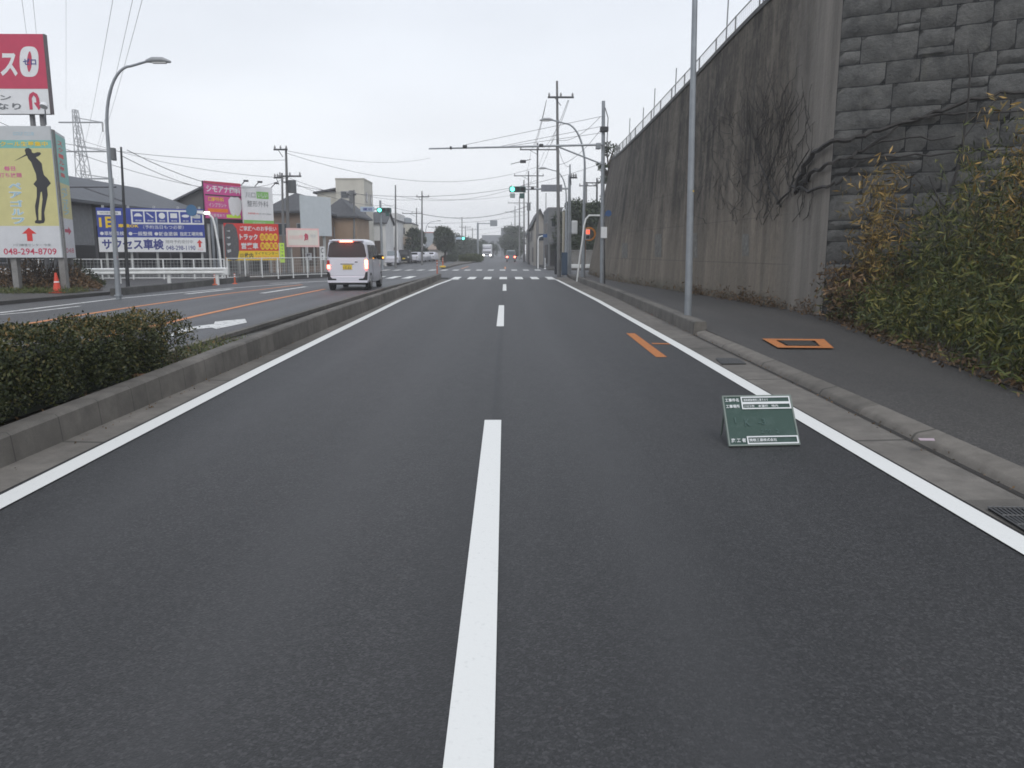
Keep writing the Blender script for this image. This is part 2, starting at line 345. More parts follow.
strip('gutter', ML, lambda Y: max(RL(Y) - .12, ML + .05), .012, .004, [y for y in YN if y <= 42], M_GUT)
strip('white_line', lambda Y: RR(Y) - .083, lambda Y: RR(Y) + .083, .009, .009, [-6, 4, 8, 12, 18, 24, 30, 36, 42.5], M_PAINT)
strip('white_line', lambda Y: RL(Y) - .083, lambda Y: RL(Y) + .083, .009, .009, [-6, 4, 7, 10, 14, 18, 24, 30, 36, 42.5], M_PAINT)
for y0, y1 in ((1.05, 6.8), (15.7, 22.0), (30.3, 36.6)):
    xc = interp([(2, -.11), (15, -.11), (22, -.09), (36, 0)], (y0 + y1) / 2)
    strip('centre_dash', xc - .075, xc + .075, .006, .006, [y0, y1], M_PAINT)
strip('lane_seam', -.12, -.095, .004, .004, [-6, 40], mat('seam_tar', (.02, .02, .022), .6, var=.4, vscale=8))
# crosswalks, each stripe a mark of its own
def mark(name, pts, z, m): return struct(name, MB().poly([(x, y, z) for x, y in pts], nrm=(0, 0, 1)), m)
for k in range(-9, 8):
    x = -.1 + k * .93 * .98
    if x < -3.0 and x > -4.9: continue
    if x > 2.9: continue
    mark('crosswalk_stripe', [(x - .22, 43.4), (x + .22, 43.4), (x + .22, 47.3), (x - .22, 47.3)], HL(43.4) + .006 if x < -4 else .006, M_PAINT)
for k in range(-14, 4):
    x = -.2 + k * .98
    mark('crosswalk_stripe', [(x - .24, 63.6), (x + .24, 63.6), (x + .24, 67.2), (x - .24, 67.2)], .006, M_WORN)
mark('stop_line', [(-3.0, 42.3), (-2.5, 42.3), (-2.5, 42.75), (-3.0, 42.75)], .008, M_PAINT)
mark('stop_line', [(2.35, 42.5), (2.85, 42.5), (2.85, 42.95), (2.35, 42.95)], .008, M_PAINT)
mark('orange_line', [(-4.0, 70), (-3.85, 70), (-3.75, 82), (-3.9, 82)], .006, M_ORANGE)
mark('orange_line', [(-.05, 70), (.1, 70), (.1, 80), (-.05, 80)], .006, M_ORANGE)
# old carriageway markings, measured from the photo at the level of that road
def pathmark(name, px, w, m, z=.156):
    P = [gr(x, y, z) for x, y in px]; rows = []
    for i, p in enumerate(P):
        d = (P[min(i + 1, len(P) - 1)] - P[max(i - 1, 0)]).normalized(); s_ = Vector((d.y, -d.x, 0)) * w / 2
        rows.append([tuple(p - s_), tuple(p + s_)])
    return struct(name, MB().grid(rows), m)
pathmark('orange_line', [(-260, 364), (0, 328), (112, 310), (220, 294.4), (302, 284.6)], .15, M_ORANGE)
pathmark('orange_line', [(100, 338), (196, 316), (260, 302), (325, 289)], .15, M_ORANGE)
pathmark('white_line', [(-200, 332), (0, 312.7), (116, 298.7), (220, 289), (300, 283)], .15, M_WORN)
pathmark('white_line', [(270, 283.4), (300, 282.2), (345, 280.4)], .25, M_WORN)
pathmark('white_line', [(262, 293.2), (283, 290), (306, 286.6)], .2, M_WORN)
pathmark('white_line', [(186, 294.0), (208, 291.6), (232, 289.2)], .22, M_WORN)
pathmark('white_line', [(-40, 318), (30, 312), (80, 306)], .12, M_WORN)
# turn arrow
A = [(178, 336), (196, 328), (214, 325), (238, 322.5), (247, 319.3), (222, 322), (206, 322), (190, 326), (170, 331)]
struct('turn_arrow', MB().poly([gr(x, y, .157) for x, y in [(150, 345), (172, 336), (194, 329.5), (212, 327.5), (216, 329), (247, 322.5), (245, 318.8), (215, 321.5), (214, 323.8), (190, 327), (168, 333), (145, 341)]], nrm=(0, 0, 1)), M_WORN)
# orange survey marks on the new surface
mark('orange_survey_mark', [(2.26, 14.3), (2.42, 14.3), (2.34, 11.0), (2.18, 11.0)], .006, M_SPRAY)
mark('orange_survey_mark', [(2.44, 12.75), (2.72, 12.7), (2.72, 12.55), (2.43, 12.6)], .006, M_SPRAY)

# right kerb: dropped near the camera, raised block further on
ZW = lambda Y: interp([(12, .10), (15, .12), (24, .12), (60, .12)], Y)
KT = lambda Y: .085
kb = MB()
rows = []
for Y in [-6, 0, 4, 6, 8, 10, 12, 13.9]:
    k = KB(Y); rows.append([(k, Y, .012), (k + .012, Y, .035), (k + .03, Y, .06), (k + .05, Y, .072), (k + .19, Y, .10), (k + .195, Y, .09)])
kb.grid(rows); struct('kerb', kb, concrete('kerb_dropped', (.165, .150, .130), 2.0, .5), True)
kb = MB(); rows = []
for Y in [13.95, 15, 18, 22, 26, 32, 38, 43.5]:
    k = KB(Y) - .02; h = .255 if Y < 40 else .2; rows.append([(k, Y, .008), (k + .015, Y, h - .02), (k + .035, Y, h), (k + .22, Y, h), (k + .235, Y, h - .015), (k + .24, Y, .1)])
kb.grid(rows); k = KB(14) - .02
kb.add([(k, 13.95, .008), (k + .015, 13.95, .235), (k + .035, 13.95, .255), (k + .22, 13.95, .255), (k + .235, 13.95, .24), (k + .24, 13.95, .1)], [(0, 1, 2, 3, 4, 5)])
struct('kerb', kb, concrete('kerb_raised', (.14, .13, .115), 2.0, .8), True)
strip('groove', lambda Y: KB(Y) - .045, lambda Y: KB(Y) + .004, .016, .016, [-6, 4, 6, 8, 10, 12, 13.9], mat('groove_dirt', (.03, .027, .024), .95))
# pavement on the right
WB = [(16.8, 6.93), (18, 6.9), (22, 6.66), (26.5, 6.25), (32.5, 5.7), (38, 5.25), (44, 5.15), (49, 5.2)]
PI_ = lambda Y: interp([(-6, 4.6), (4, 4.85), (7.5, 5.25), (12, 6.0), (17.2, 7.0)] + WB[1:], Y)   # inner edge of the pavement
strip('pavement', lambda Y: KB(Y) + (.19 if Y < 13.95 else .21), PI_, ZW, ZW, [-6, 0, 4, 7.5, 10, 12, 13.94, 13.96, 16, 17.2, 20, 24, 28, 34, 40, 46, 49], M_WALK)
strip('pavement', 3.9, 40, .08, .08, [44.2, 46], M_CONC)
strip('verge', lambda Y: PI_(Y) - .02, lambda Y: PI_(Y) + 14, .115, .4, [-6, 0, 4, 7.5, 12, 16.8], M_SOIL)
c0 = [gr(x, y, .126) for x, y in [(762, 338.5), (824, 339), (834, 348), (778, 347.5)]]
mid = sum(c0, Vector()) / 4; inn = [mid + (p - mid) * .62 for p in c0]; inn = [Vector((p.x, p.y, .126)) for p in inn]
sq = MB()
for i in range(4): sq.add([c0[i], c0[(i + 1) % 4], inn[(i + 1) % 4], inn[i]], [(0, 1, 2, 3)])
struct('orange_survey_mark', sq, M_SPRAY)
lid = tag(MB().poly([mid + (p - mid) * .5 + Vector((0, 0, .003)) for p in c0], .02, (0, 0, 1)).build('access_cover', mat('iron_cover', (.06, .055, .05), .6, .5, var=.3, vscale=20, bump=.6)), 'small dark access cover inside the orange sprayed square on the pavement', 'cover')
# drain grates in the gutter
def grate(pxs, z, label):
    P = [gr(x, y, z) for x, y in pxs]; c = sum(P, Vector()) / 4
    t = thing('drain_grate', label, 'drain grate', c)
    MB().poly([p - c for p in P], .01, (0, 0, 1)).build('pit', mat('drain_pit', (.012, .012, .012), .9), t)
    b = MB(); n = 14
    for k in range(n + 1):
        a = P[0].lerp(P[1], k / n) - c; d = P[3].lerp(P[2], k / n) - c; b.tube([a + Vector((0, 0, .006)), d + Vector((0, 0, .006))], .006, 4)
    for k in range(5):
        a = P[0].lerp(P[3], k / 4) - c; d = P[1].lerp(P[2], k / 4) - c; b.tube([a + Vector((0, 0, .008)), d + Vector((0, 0, .008))], .005, 4)
    b.build('grating', mat('grate_steel', (.10, .10, .10), .55, .6), t)
grate([(988, 508), (1056, 509), (1095, 547), (1050, 546)], .016, 'steel grating let into the gutter at the lower right corner')
grate([(716, 358.5), (738, 359), (746, 364), (722, 364)], .016, 'small dark grating in the gutter between white line and dropped kerb')
struct('chalk_mark', MB().poly([gr(x, y, .108) for x, y in [(918, 438), (934, 438.3), (935, 440.6), (920, 440.4)]], nrm=(0, 0, 1)), mat('pink_chalk', (.42, .33, .37), .8))

# median between the carriageways
MR = lambda Y: interp([(40, ML), (44.5, ML - .05)], Y)
MLf = lambda Y: interp([(4, -4.56), (22, -4.54), (30, -4.48), (38, -4.25), (44.5, -3.95)], Y)
MH = lambda Y: interp([(5, .222), (8, .25), (11, .305), (14, .325), (44, .31)], Y)
rows = []; rows2 = []
for Y in [-6, 0, 5, 10, 15, 20, 25, 30, 35, 40, 43.6, 44.4]:
    a = MR(Y); b = MLf(Y); e_ = .06 if Y > 44 else 0
    rows.append([(a - e_ * 2, Y, .008), (a - .02 - e_ * 2, Y, MH(Y) - .022), (a - .045 - e_ * 2, Y, MH(Y)), (a - .20 - e_, Y, MH(Y)), (a - .21 - e_, Y, .06)])
    rows2.append([(b + .135, Y, .05), (b + .13, Y, .205), (b + .02, Y, .205), (b, Y, .19), (b - .005, Y, .0)])
m1 = MB().grid(rows); l = rows[-1]; m1.add(l, [(0, 1, 2, 3, 4)]); struct('median_kerb', m1, M_KERB, True)
struct('median_kerb', MB().grid(rows2), M_KERB, True)
strip('median_bed', lambda Y: MR(Y) - .205, lambda Y: MLf(Y) + .148, .17, .17, [-6, 8, 10], M_SOIL)
strip('median_top', lambda Y: MR(Y) - .205, lambda Y: MLf(Y) + .148, lambda Y: interp([(10, .165), (14, .12), (38, .12), (43, .25)], Y), lambda Y: interp([(10, .165), (14, .10), (38, .10), (43, .2)], Y), [10, 14, 20, 30, 36, 40, 44.4], concrete('median_fill', (.10, .098, .09), 2.0, .8))
struct('median_nose', MB().poly([(MR(44.4) - .1, 44.4, .27), (MR(44.4) - .12, 44.4, .005), (MLf(44.4), 44.4, .005), (MLf(44.4), 44.4, .195)], .05), M_KERB)
# far median with its kerb
rows = [[(x0, y, 0), (x0, y, .15), (x1, y, .15), (x1, y, 0)] for y, x0, x1 in ((68.5, -5.6, -5.4), (90, -6.3, -5.2), (112, -7.0, -4.3), (126, -7.0, -4.1), (230, -9, -5.8))]
m1 = MB().grid(rows); m1.add(rows[0], [(0, 1, 2, 3)]); struct('far_median', m1, M_KERB)
# left pavement areas
ZL = .25
def area(name, px, z, m, th=None, lab=None):
    return struct(name, MB().poly([gr(x, y, z) for x, y in px], th, (0, 0, 1)), m)
lp = [Vector(p) for p in [(-70, 16, ZL), (-13.2, 17, ZL), (-12.6, 25, ZL), (-12.35, 28, ZL), (-12.3, 37, ZL), (-11.0, 43, ZL), (-10.6, 47, ZL), (-70, 47, ZL)]]
struct('left_pavement', MB().poly(lp, .4, (0, 0, 1)), M_WALK)
kk = MB()
P = [(-12.2, 24.3), (-12.1, 28), (-12.05, 36.5)]
kk.grid([[(x + .12, y, .14), (x + .1, y, .38), (x - .12, y, .38), (x - .14, y, .25)] for x, y in P]); kk.add([(P[0][0] + .12, 24.3, .14), (P[0][0] + .1, 24.3, .38), (P[0][0] - .12, 24.3, .38), (P[0][0] - .14, 24.3, .14)], [(0, 1, 2, 3)])
struct('kerb', kk, concrete('island_kerb', (.10, .098, .092), 2.0, .8))
struct('left_pavement', MB().poly([(-14, 66, .12), (-13.2, 66, .12), (-12.5, 120, .12), (-11.5, 260, .12), (-80, 260, .12), (-80, 66, .12)], .2, (0, 0, 1)), M_WALK)
struct('right_pavement', MB().poly([(3.6, 65, .12), (3.6, 120, .12), (3.7, 300, .12), (60, 300, .12), (60, 65, .12)], .2, (0, 0, 1)), M_WALK)
struct('right_pavement', MB().poly([(3.75, 43.6, .13), (3.9, 49.2, .13), (60, 49.2, .13), (60, 43.6, .13)], .2, (0, 0, 1)), M_WALK)

# ------------------------------------------------------------------ retaining wall on the right
TOPPX = [(612, 160), (618, 156), (640, 134.5), (662, 112), (695, 78), (745, 24), (770, 1), (823, -53), (900, -130)]
def wall_station(Y):
    bx = interp(WB, Y); bat = interp([(17, 0.0), (24, .12), (32, .45), (40, .9), (49, 1.35)], Y); tx = bx + bat
    px = 505 + tx / Y * FPX; py = interp(TOPPX, px)
    for _ in range(3):
        z = at(px, py, Y).z; p = at(px, py, Y); px += (tx - p.x) / Y * FPX; py = interp(TOPPX, px)
    return bx, tx, at(px, py, Y).z
WS = [16.8, 17.6, 18.5, 20, 22, 24, 26.5, 29, 32, 35, 38, 42, 46, 49]
ST = [(Y, *wall_station(Y)) for Y in WS]
def wrow(Y, b, t, z, off=0): return [(lerp(b, t, k / 6) - off, Y, lerp(-.1, z, k / 6)) for k in range(7)]
wall = thing('retaining_wall', 'tall dark streaked concrete retaining wall running along the right pavement', 'wall', (0, 0, 0))
mb = MB().grid([wrow(*s) for s in ST]); mb.build('wall_face', M_WALL, wall)
mb = MB(); Yn, b, t, z = ST[-1]
mb.add([(b, Yn, -.1), (t, Yn, z), (t + 9, Yn + 1, z), (b + 9, Yn + 1, -.1)], [(0, 1, 2, 3)]); mb.build('end_face', M_WALL, wall)
mb = MB().grid([[(t - .04, Y, z - .02), (t - .04, Y, z + .10), (t + .35, Y, z + .10), (t + .35, Y, z - .3)] for Y, b, t, z in ST]); mb.build('coping', mat('coping_concrete', (.11, .11, .105), .9, var=.3, vscale=3), wall)
mb = MB().grid([[(t + .3, Y, z), (t + 12, Y + 1, z - .2)] for Y, b, t, z in ST]); mb.build('bank_top', M_SOIL, wall)
# pale flush pier at the corner
C0 = Vector((6.93, 16.8, 0)); cz = ST[0][3]
# faint square patches of fresh cement on the wall
def wpt2(px, py, off=.03):   # the ray meets the wall where X first exceeds it, walking away from the camera is X growing
    r = ray(px, py); Y = 17.0
    best = None
    while Y < 49:
        t = Y / r.y; X = r.x * t; Z = CH + r.z * t; b, tt, z = WSX(Y); wx = lerp(b, tt, min(max(Z, 0), z) / z)
        if X >= wx: return Vector((wx - off, Y, Z))
        Y += .1
    return Vector((r.x * 17 / r.y, 17, CH + r.z * 17 / r.y))
def WSX(Y):
    for (a, b) in zip(ST, ST[1:]):
        if Y <= b[0]:
            k = (Y - a[0]) / (b[0] - a[0]); return tuple(lerp(a[i], b[i], k) for i in (1, 2, 3))
    return ST[-1][1:]
M_PATCH = mat('wall_patch', (.15, .145, .13), .9, var=.4, vscale=7)
for (x0, y0, x1, y1) in ((655, 234, 662, 257), (694, 233, 698, 258), (743, 234, 750, 256), (622, 243, 628, 258)):
    P = [wpt2(x0, y0, .006), wpt2(x1, y0, .006), wpt2(x1, y1, .006), wpt2(x0, y1, .006)]; MB().poly(P, .004, (-1, -.3, 0)).build('cement_patch', M_PATCH, wall)

# rock-face corner wall, turned towards the road
ud = Vector((.89, -.455, 0)); nd = Vector((-.455, -.89, 0)); SL = 9.5
stone = thing('stone_wall', 'dark grey wall of rough rock-face blocks behind the bamboo at right', 'wall', C0)
MB().poly([(0, 0, -.1), tuple(ud * SL + Vector((0, 0, -.1))), tuple(ud * SL + Vector((0, 0, cz + 2))), (0, 0, cz + 2)], .5, tuple(nd)).build('backing', mat('mortar_dark', (.018, .019, .021), .95), stone)
sb = MB(); rr = random.Random(3); TINT = []
def block(u0, v0, u1, v1):
    g_ = .009; u0 += g_; u1 -= g_; v0 += g_; v1 -= g_; nx = max(3, int((u1 - u0) / .09)); nz_ = max(3, int((v1 - v0) / .09)); dep = rr.uniform(.022, .045); tu, tv = rr.uniform(-.015, .015), rr.uniform(-.028, .010)
    rows = []
    for j in range(nz_ + 1):
        row = []
        for i in range(nx + 1):
            a, b = i / nx, j / nz_; ed = min(min(a, 1 - a) * (u1 - u0), min(b, 1 - b) * (v1 - v0))
            h = 0 if ed <= 1e-6 else dep * min(1, .72 + ed * 9) + tu * (a - .5) + tv * (b - .5) + rr.uniform(-.013, .013)
            p = ud * (lerp(u0, u1, a) + rr.uniform(-.007, .007)) + nd * h + Vector((0, 0, lerp(v0, v1, b) + rr.uniform(-.007, .007))); row.append(tuple(p))
        rows.append(row)
    sb.grid(rows); TINT.extend([rr.random()] * (nx * nz_))
v = -.05; hs = [.42, .50, .38, .47, .44, .53, .40]; k = 0
while v < cz + 1.8:
    h = hs[k % 7]; k += 1; u = 0.0
    while u < SL:
        w = rr.choice([.4, .62, .8, 1.05, .9, .55]); 
        if SL - u - w < .3: w = SL - u
        if rr.random() < .26 and w > .3:
            s_ = rr.uniform(.35, .6) * h; block(u, v, u + w, v + s_); block(u, v + s_, u + w, v + h)
        else: block(u, v, u + w, v + h)
        u += w
    v += h
so_ = sb.build('block_facing', M_ROCK, stone, True)
if len(so_.data.polygons) == len(TINT): so_.data.attributes.new('tint', 'FLOAT', 'FACE').data.foreach_set('value', TINT)

# safety fence on top of the retaining wall
fen = thing('safety_fence', 'low pale mesh fence along the top of the concrete retaining wall', 'fence', (0, 0, 0))
def topp(Y):
    b, t, z = WSX(Y); return Vector((t + .15, Y, z + .1))
ys = [16.9 + k * 1.75 for k in range(19)]; FH = .56
M_FEN = mat('fence_steel', (.42, .43, .43), .5, .4)
for hh in (FH, FH * .08): MB().tube([topp(Y) + Vector((0, 0, hh)) for Y in ys], .02, 5).build('rail', M_FEN, fen)
for Y in ys: MB().tube([topp(Y) - Vector((0, 0, .1)), topp(Y) + Vector((0, 0, FH + .02))], .024, 5).build('post', mat('fence_post', (.2, .2, .2), .6, .3), fen)
wm = MB()
for a, b in zip(ys, ys[1:]):
    for k in range(1, 7): wm.tube([topp(a) + Vector((0, 0, FH * k / 7)), topp(b) + Vector((0, 0, FH * k / 7))], .0035, 3, False)
    for k in range(12):
        p = topp(lerp(a, b, k / 12)); wm.tube([p + Vector((0, 0, .04)), p + Vector((0, 0, FH))], .003, 3, False)
wm.build('wire_mesh', M_FEN, fen)
for i, (px, h, lab) in enumerate(((748, 1.6, 'thin grey rod on the wall top nearest the camera'), (715, 1.45, 'thin grey rod on the wall top just right of the tall lamp post'), (685.5, 1.35, 'thin rod on the wall top just left of the tall lamp post'), (668, 1.15, 'pale thin rod fourth along the wall top from the camera'), (648, 1.35, 'darker thin rod fifth along the wall top, left of the lamp post'), (638, 1.1, 'short pale rod sixth along the wall top'), (625, 1.35, 'thin rod farthest along the wall top beside the tree'))):
    Y = min(ys[0] + 32, max(17, [y for y in np.arange(17, 49, .1) if 505 + topp(y).x / y * FPX < px][0] if px > 600 else 45)); p = topp(Y)
    t = MB().tube([p, p + Vector((.02, 0, h))], .022, 5).build('thin_rod', mat('rod_grey', (.25, .26, .27), .6), None); tag(t, lab, 'rod', 'thin rods standing on the retaining wall')

# leafless vines on the walls
def spt(px, py, off=.16):
    r = ray(px, py); o = Vector((0, 0, CH)); t = (C0 - o).dot(nd) / r.dot(nd); return o + r * t + nd * off
def vine(parent, px, r0, r1, stone_side):
    P = []
    for x, y in px:
        q_ = spt(x, y) if x > 827 else wpt2(x, y, .1)
        if P and x > 827 and last <= 827: P.append(Vector((C0.x - .13, C0.y - .13, lerp(P[-1].z, q_.z, .4))))
        P.append(q_); last = x
    Q = []
    for a, b in zip(P, P[1:]):
        for k in range(4): Q.append(a.lerp(b, k / 4) + Vector((rr.uniform(-.03, .03), rr.uniform(-.05, .05), rr.uniform(-.05, .05))))
    Q.append(P[-1]); MB().tube(Q, [(.95 if px[0][0] > 827 or px[-1][0] > 850 else .6) * lerp(r0, r1, i / (len(Q) - 1)) for i in range(len(Q))], 5).build('stem', M_VINE, parent)
vi = thing('climbing_vine', 'leafless dark climbing vine fanning across the corner of both walls', 'vine', (0, 0, 0))
for px, r0, r1 in (([(800, 195), (806, 180), (812, 162), (822, 150), (850, 140), (880, 131), (925, 117), (960, 105), (1000, 94), (1060, 90)], .07, .03),
                   ([(803, 184), (820, 172), (845, 158), (870, 148), (905, 124), (950, 114)], .05, .02),
                   ([(800, 186), (815, 190), (840, 184), (856, 166), (872, 160)], .045, .02),
                   ([(872, 146), (910, 140), (955, 137)], .03, .012), ([(925, 117), (985, 114), (1040, 112)], .03, .015), ([(850, 157), (900, 158), (960, 154), (1010, 150)], .025, .012),
                   ([(786, 205), (775, 190), (768, 170), (760, 150), (758, 125)], .05, .015), ([(782, 203), (795, 190), (801, 170), (815, 150)], .05, .02),
                   ([(772, 180), (782, 150), (790, 120), (800, 96)], .03, .01)): vine(vi, px, r0, r1, 0)
vf = MB()
for i in range(230):
    x, y = rr.choice([rr.uniform(700, 815), rr.gauss(775, 22)]), rr.uniform(105, 225); pts = []; dx, dy = rr.uniform(-3.5, 3.5), rr.uniform(-9, -4)
    if x < 745: dy *= .5
    for k in range(rr.randint(5, 11)):
        if x > 818 or x < 690 or y < 60 or rr.random() < .06: break
        pts.append(wpt2(x, y, .05)); x += dx + rr.uniform(-3, 3); y += dy + rr.uniform(-2.5, 2.5)
    if len(pts) > 2: vf.tube(pts, [lerp(.009, .0035, j / len(pts)) for j in range(len(pts))], 3, False)
vf.build('twigs', M_VINE, vi)

# ------------------------------------------------------------------ bamboo thicket in the corner plot
def in_plot(x, y): # between pavement edge and stone wall
    return x > PI_(y) + .05 and (Vector((x, y, 0)) - C0).dot(nd) > .15
def bamboo(name, lab, cat, region_fn, n_st, hfn, lm, lsize, per, lean=.25, rad=.007, asp=.17):
    t = thing(name, lab, cat, (0, 0, 0)); st = MB(); L = []; O = []
    for i in range(n_st):
        while True:
            x, y = region_fn()
            if in_plot(x, y): break
        h = hfn(x, y) * (rr.uniform(.65, 1.05) if lm is not L_BAM else .38 + .68 * rr.random() ** 1.2); a = rr.uniform(0, 6.28); lx, ly = -abs(math.cos(a)) * lean * .9 + .1, math.sin(a) * lean - .1
        P = [Vector((x + lx * h * (k / 5) ** 2, y + ly * h * (k / 5) ** 2, .12 + h * (k / 5) * (1 - .12 * (k / 5)))) for k in range(6)]
        st.tube(P, [rad * (1 - .13 * k) for k in range(6)], 3, False)
        for j in range(per):
            f = rr.uniform(.12, 1) ** .8; k = min(4, int(f * 5)); p = P[k].lerp(P[k + 1], f * 5 - k); q = p + Vector((rr.gauss(0, .16), rr.gauss(0, .16), rr.gauss(.02, .10)))
            if (q - C0).dot(nd) < .12: continue
            for w in range(3): L.append(q + Vector((rr.gauss(0, .03), rr.gauss(0, .03), rr.gauss(0, .02))))
    st.build('stems', M_BARK if lm is not L_BAM else mat('bamboo_cane', (.10, .10, .04), .6, var=.4, vscale=8), t)
    leaves('foliage', L, lsize, lm, t, aspect=asp, droop=.45); return t
def reg():
    y = rr.uniform(6.4, 17.3); x = PI_(y) + rr.random() ** 1.1 * 4.6 + .12; return x, y
def hf(x, y):
    d = x - PI_(y); base = .45 + d * 1.55
    if y > 13: base = max(base * interp([(13, 1.0), (17, .75)], y), .95)
    b = base + 1.3 * math.exp(-((x - 8.5) ** 2) / .8 - ((y - 11.8) ** 2) / 5)
    return min(b, 3.9)
bamboo('bamboo_thicket', 'dense green bamboo thicket filling the corner plot beside the pavement', 'bamboo', reg, 900, hf, L_BAM, .14, 15)
def reg2(): return rr.gauss(7.42, .24), rr.gauss(15.4, .3)
bamboo('bamboo_clump', 'slim golden dry bamboo clump in front of the rock-face wall near its corner', 'bamboo', reg2, 17, lambda x, y: 3.6, L_GOLD, .17, 26, lean=.08)
def reg3(): return rr.gauss(8.15, .3), rr.gauss(12.1, .45)
bamboo('bamboo_clump', 'tall yellow-tipped bamboo clump rising at the right edge of the photo', 'bamboo', reg3, 30, lambda x, y: 4.3, L_GOLD, .17, 20, lean=.14)
def reg4():
    y = rr.uniform(14.6, 17.0); return PI_(y) + rr.uniform(.08, 1.1), y
bamboo('shrub', 'withered rusty brown shrub at the foot of the pale wall corner', 'shrub', reg4, 190, lambda x, y: 1.25 if y > 15.4 else .9, L_RUST, .085, 12, lean=.3, asp=.42)
sap = thing('sapling', 'bare thin sapling standing against the rock-face wall behind the bamboo', 'tree', (0, 0, 0))
for px, r0, r1 in (([(950, 290), (951, 262), (948, 235), (944, 212), (950, 190), (957, 168), (962, 140), (966, 110), (968, 80), (966, 55)], .045, .012), ([(944, 212), (935, 195), (928, 178)], .028, .01), ([(963, 140), (980, 118), (1002, 96)], .012, .005), ([(944, 214), (925, 192), (915, 180)], .02, .008)):
    MB().tube([spt(x, y, .5) for x, y in px], [lerp(r0, r1, i / (len(px) - 1)) for i in range(len(px))], 6).build('branch', M_VINE, sap)
# low weeds along the wall foot and leaf litter
L = []
for i in range(2600):
    Y = rr.uniform(17, 47) if rr.random() < .4 else rr.uniform(17, 26); cl = .5 + .5 * math.sin(Y * 2.3) * math.sin(Y * 1.1)
    if rr.random() > cl + .15: continue
    x = interp(WB, Y) - abs(rr.gauss(0, .12)) - .03; L.append((x, Y, .13 + abs(rr.gauss(0, .09)) * (1 + cl)))
tag(leaves('weeds', L, .10, L_RUST, None, aspect=.25, droop=-.4), 'low dry weeds growing along the foot of the retaining wall', None, None, 'stuff')
L = [(PI_(y) + rr.gauss(.12, .14), y, .13 + abs(rr.gauss(0, .05))) for y in (rr.uniform(3.5, 17) for _ in range(2000))]
tag(leaves('leaf_litter', L, .075, L_RUST, None, aspect=.4, droop=.2), 'dry fallen leaves and weeds along the edge of the bamboo plot', None, None, 'stuff')
L = [tuple(gr(662, 286, .12) + Vector((rr.gauss(-.0, .14), rr.gauss(0, .25), abs(rr.gauss(.15, .14))))) for _ in range(500)]
t = thing('weed_tuft', 'small green weed tuft at the wall foot left of the tall lamp post', 'weed', gr(670, 290, .12)); leaves('foliage', [Vector(p) - t.location for p in L], .12, L_GRASS, t, aspect=.2, droop=-.5)
bpy.context.view_layer.update()

# ------------------------------------------------------------------ clipped hedge in the median
hd = thing('hedge', 'clipped evergreen hedge with brown tips growing on the near median', 'hedge', (-4.2, 7, .2))
L = []; T = []; LB = []
for i in range(70000):
    y = rr.uniform(1.5, 9.4); top = interp([(2, .70), (5, .66), (7, .58), (9.4, .52)], y) + .04 * math.sin(y * 5) + .03 * math.sin(y * 13 + 1)
    s_ = rr.random()
    wob = .04 * math.sin(y * 7) + .03 * math.sin(y * 17)
    if s_ < .46: x, z = -3.83 + wob + rr.gauss(0, .035) - (0.05 if rr.random() < .3 else 0), rr.uniform(.04, top)
    elif s_ < .82: x, z = rr.uniform(-4.62, -3.84), top + rr.gauss(0, .028) - max(0, abs(x_ := 0))
    elif s_ < .92: x, z = -4.62 + rr.gauss(0, .04), rr.uniform(.03, top)
    else: x, z = rr.uniform(-4.6, -3.86), rr.uniform(.05, top)
    if z < .12 and rr.random() < .6: continue
    if y > 8.4 and rr.random() < (y - 8.4) * (.7 if z > .3 else 1.1): continue
    if x < -4.45: x += .12
    ex = abs(x + 4.22) / .42; z -= .07 * max(0, ex - .75) * 4 * (z / top)
    p = (x + 4.2, y - 7, z)
    (LB if (z > top - .06 and rr.random() < .22 + .3 * max(0, y - 6) / 4) or (y > 8.4 and rr.random() < .2) else L).append(p)
leaves('foliage', L, .031, L_HEDGE, hd, aspect=.55, droop=-.3); leaves('brown_tips', LB, .036, L_HEDGEB, hd, aspect=.55, droop=-.3)
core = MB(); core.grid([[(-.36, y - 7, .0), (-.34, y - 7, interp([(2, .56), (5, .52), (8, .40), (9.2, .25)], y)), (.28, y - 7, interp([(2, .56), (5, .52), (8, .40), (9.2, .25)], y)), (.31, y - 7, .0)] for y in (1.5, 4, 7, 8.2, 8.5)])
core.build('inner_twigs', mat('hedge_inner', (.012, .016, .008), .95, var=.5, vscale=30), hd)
tw = MB()
for i in range(150):
    y = rr.uniform(1.6, 9.2) if i < 60 else rr.uniform(8.2, 9.4); x = rr.uniform(-4.55, -3.9); 
    P = [Vector((x + 4.2 + rr.gauss(0, .03) * k, y - 7 + rr.gauss(0, .04) * k, .13 * k)) for k in range(4)]; tw.tube(P, [.009, .007, .005, .003], 4, False)
tw.build('stems', M_BARK, hd)
L = [(rr.uniform(-4.38, -3.75), rr.uniform(7.5, 11.6), .17 + abs(rr.gauss(0, .03))) for _ in range(2200)]
tag(leaves('grass', L, .07, L_GRASS, None, aspect=.12, droop=-.7), 'short grass and weeds at the end of the median hedge', None, None, 'stuff')
L = [(rr.uniform(-4.4, -3.75), rr.uniform(3, 12), .18 + abs(rr.gauss(0, .01))) for _ in range(500)]
tag(leaves('dry_leaves', L, .05, L_RUST, None, aspect=.5, droop=.2), 'scattered dry leaves lying on the median bed', None, None, 'stuff')
L = [(KB(y) + rr.choice([-1, 1]) * abs(rr.gauss(0, .05)) - .03, y, .03 + rr.random() * .01) for y in (rr.uniform(3.6, 30) ** 1.0 for _ in range(420))] + [(RL(y) - .3 - abs(rr.gauss(0, .05)), y, .02) for y in (rr.uniform(3.6, 20) for _ in range(160))]
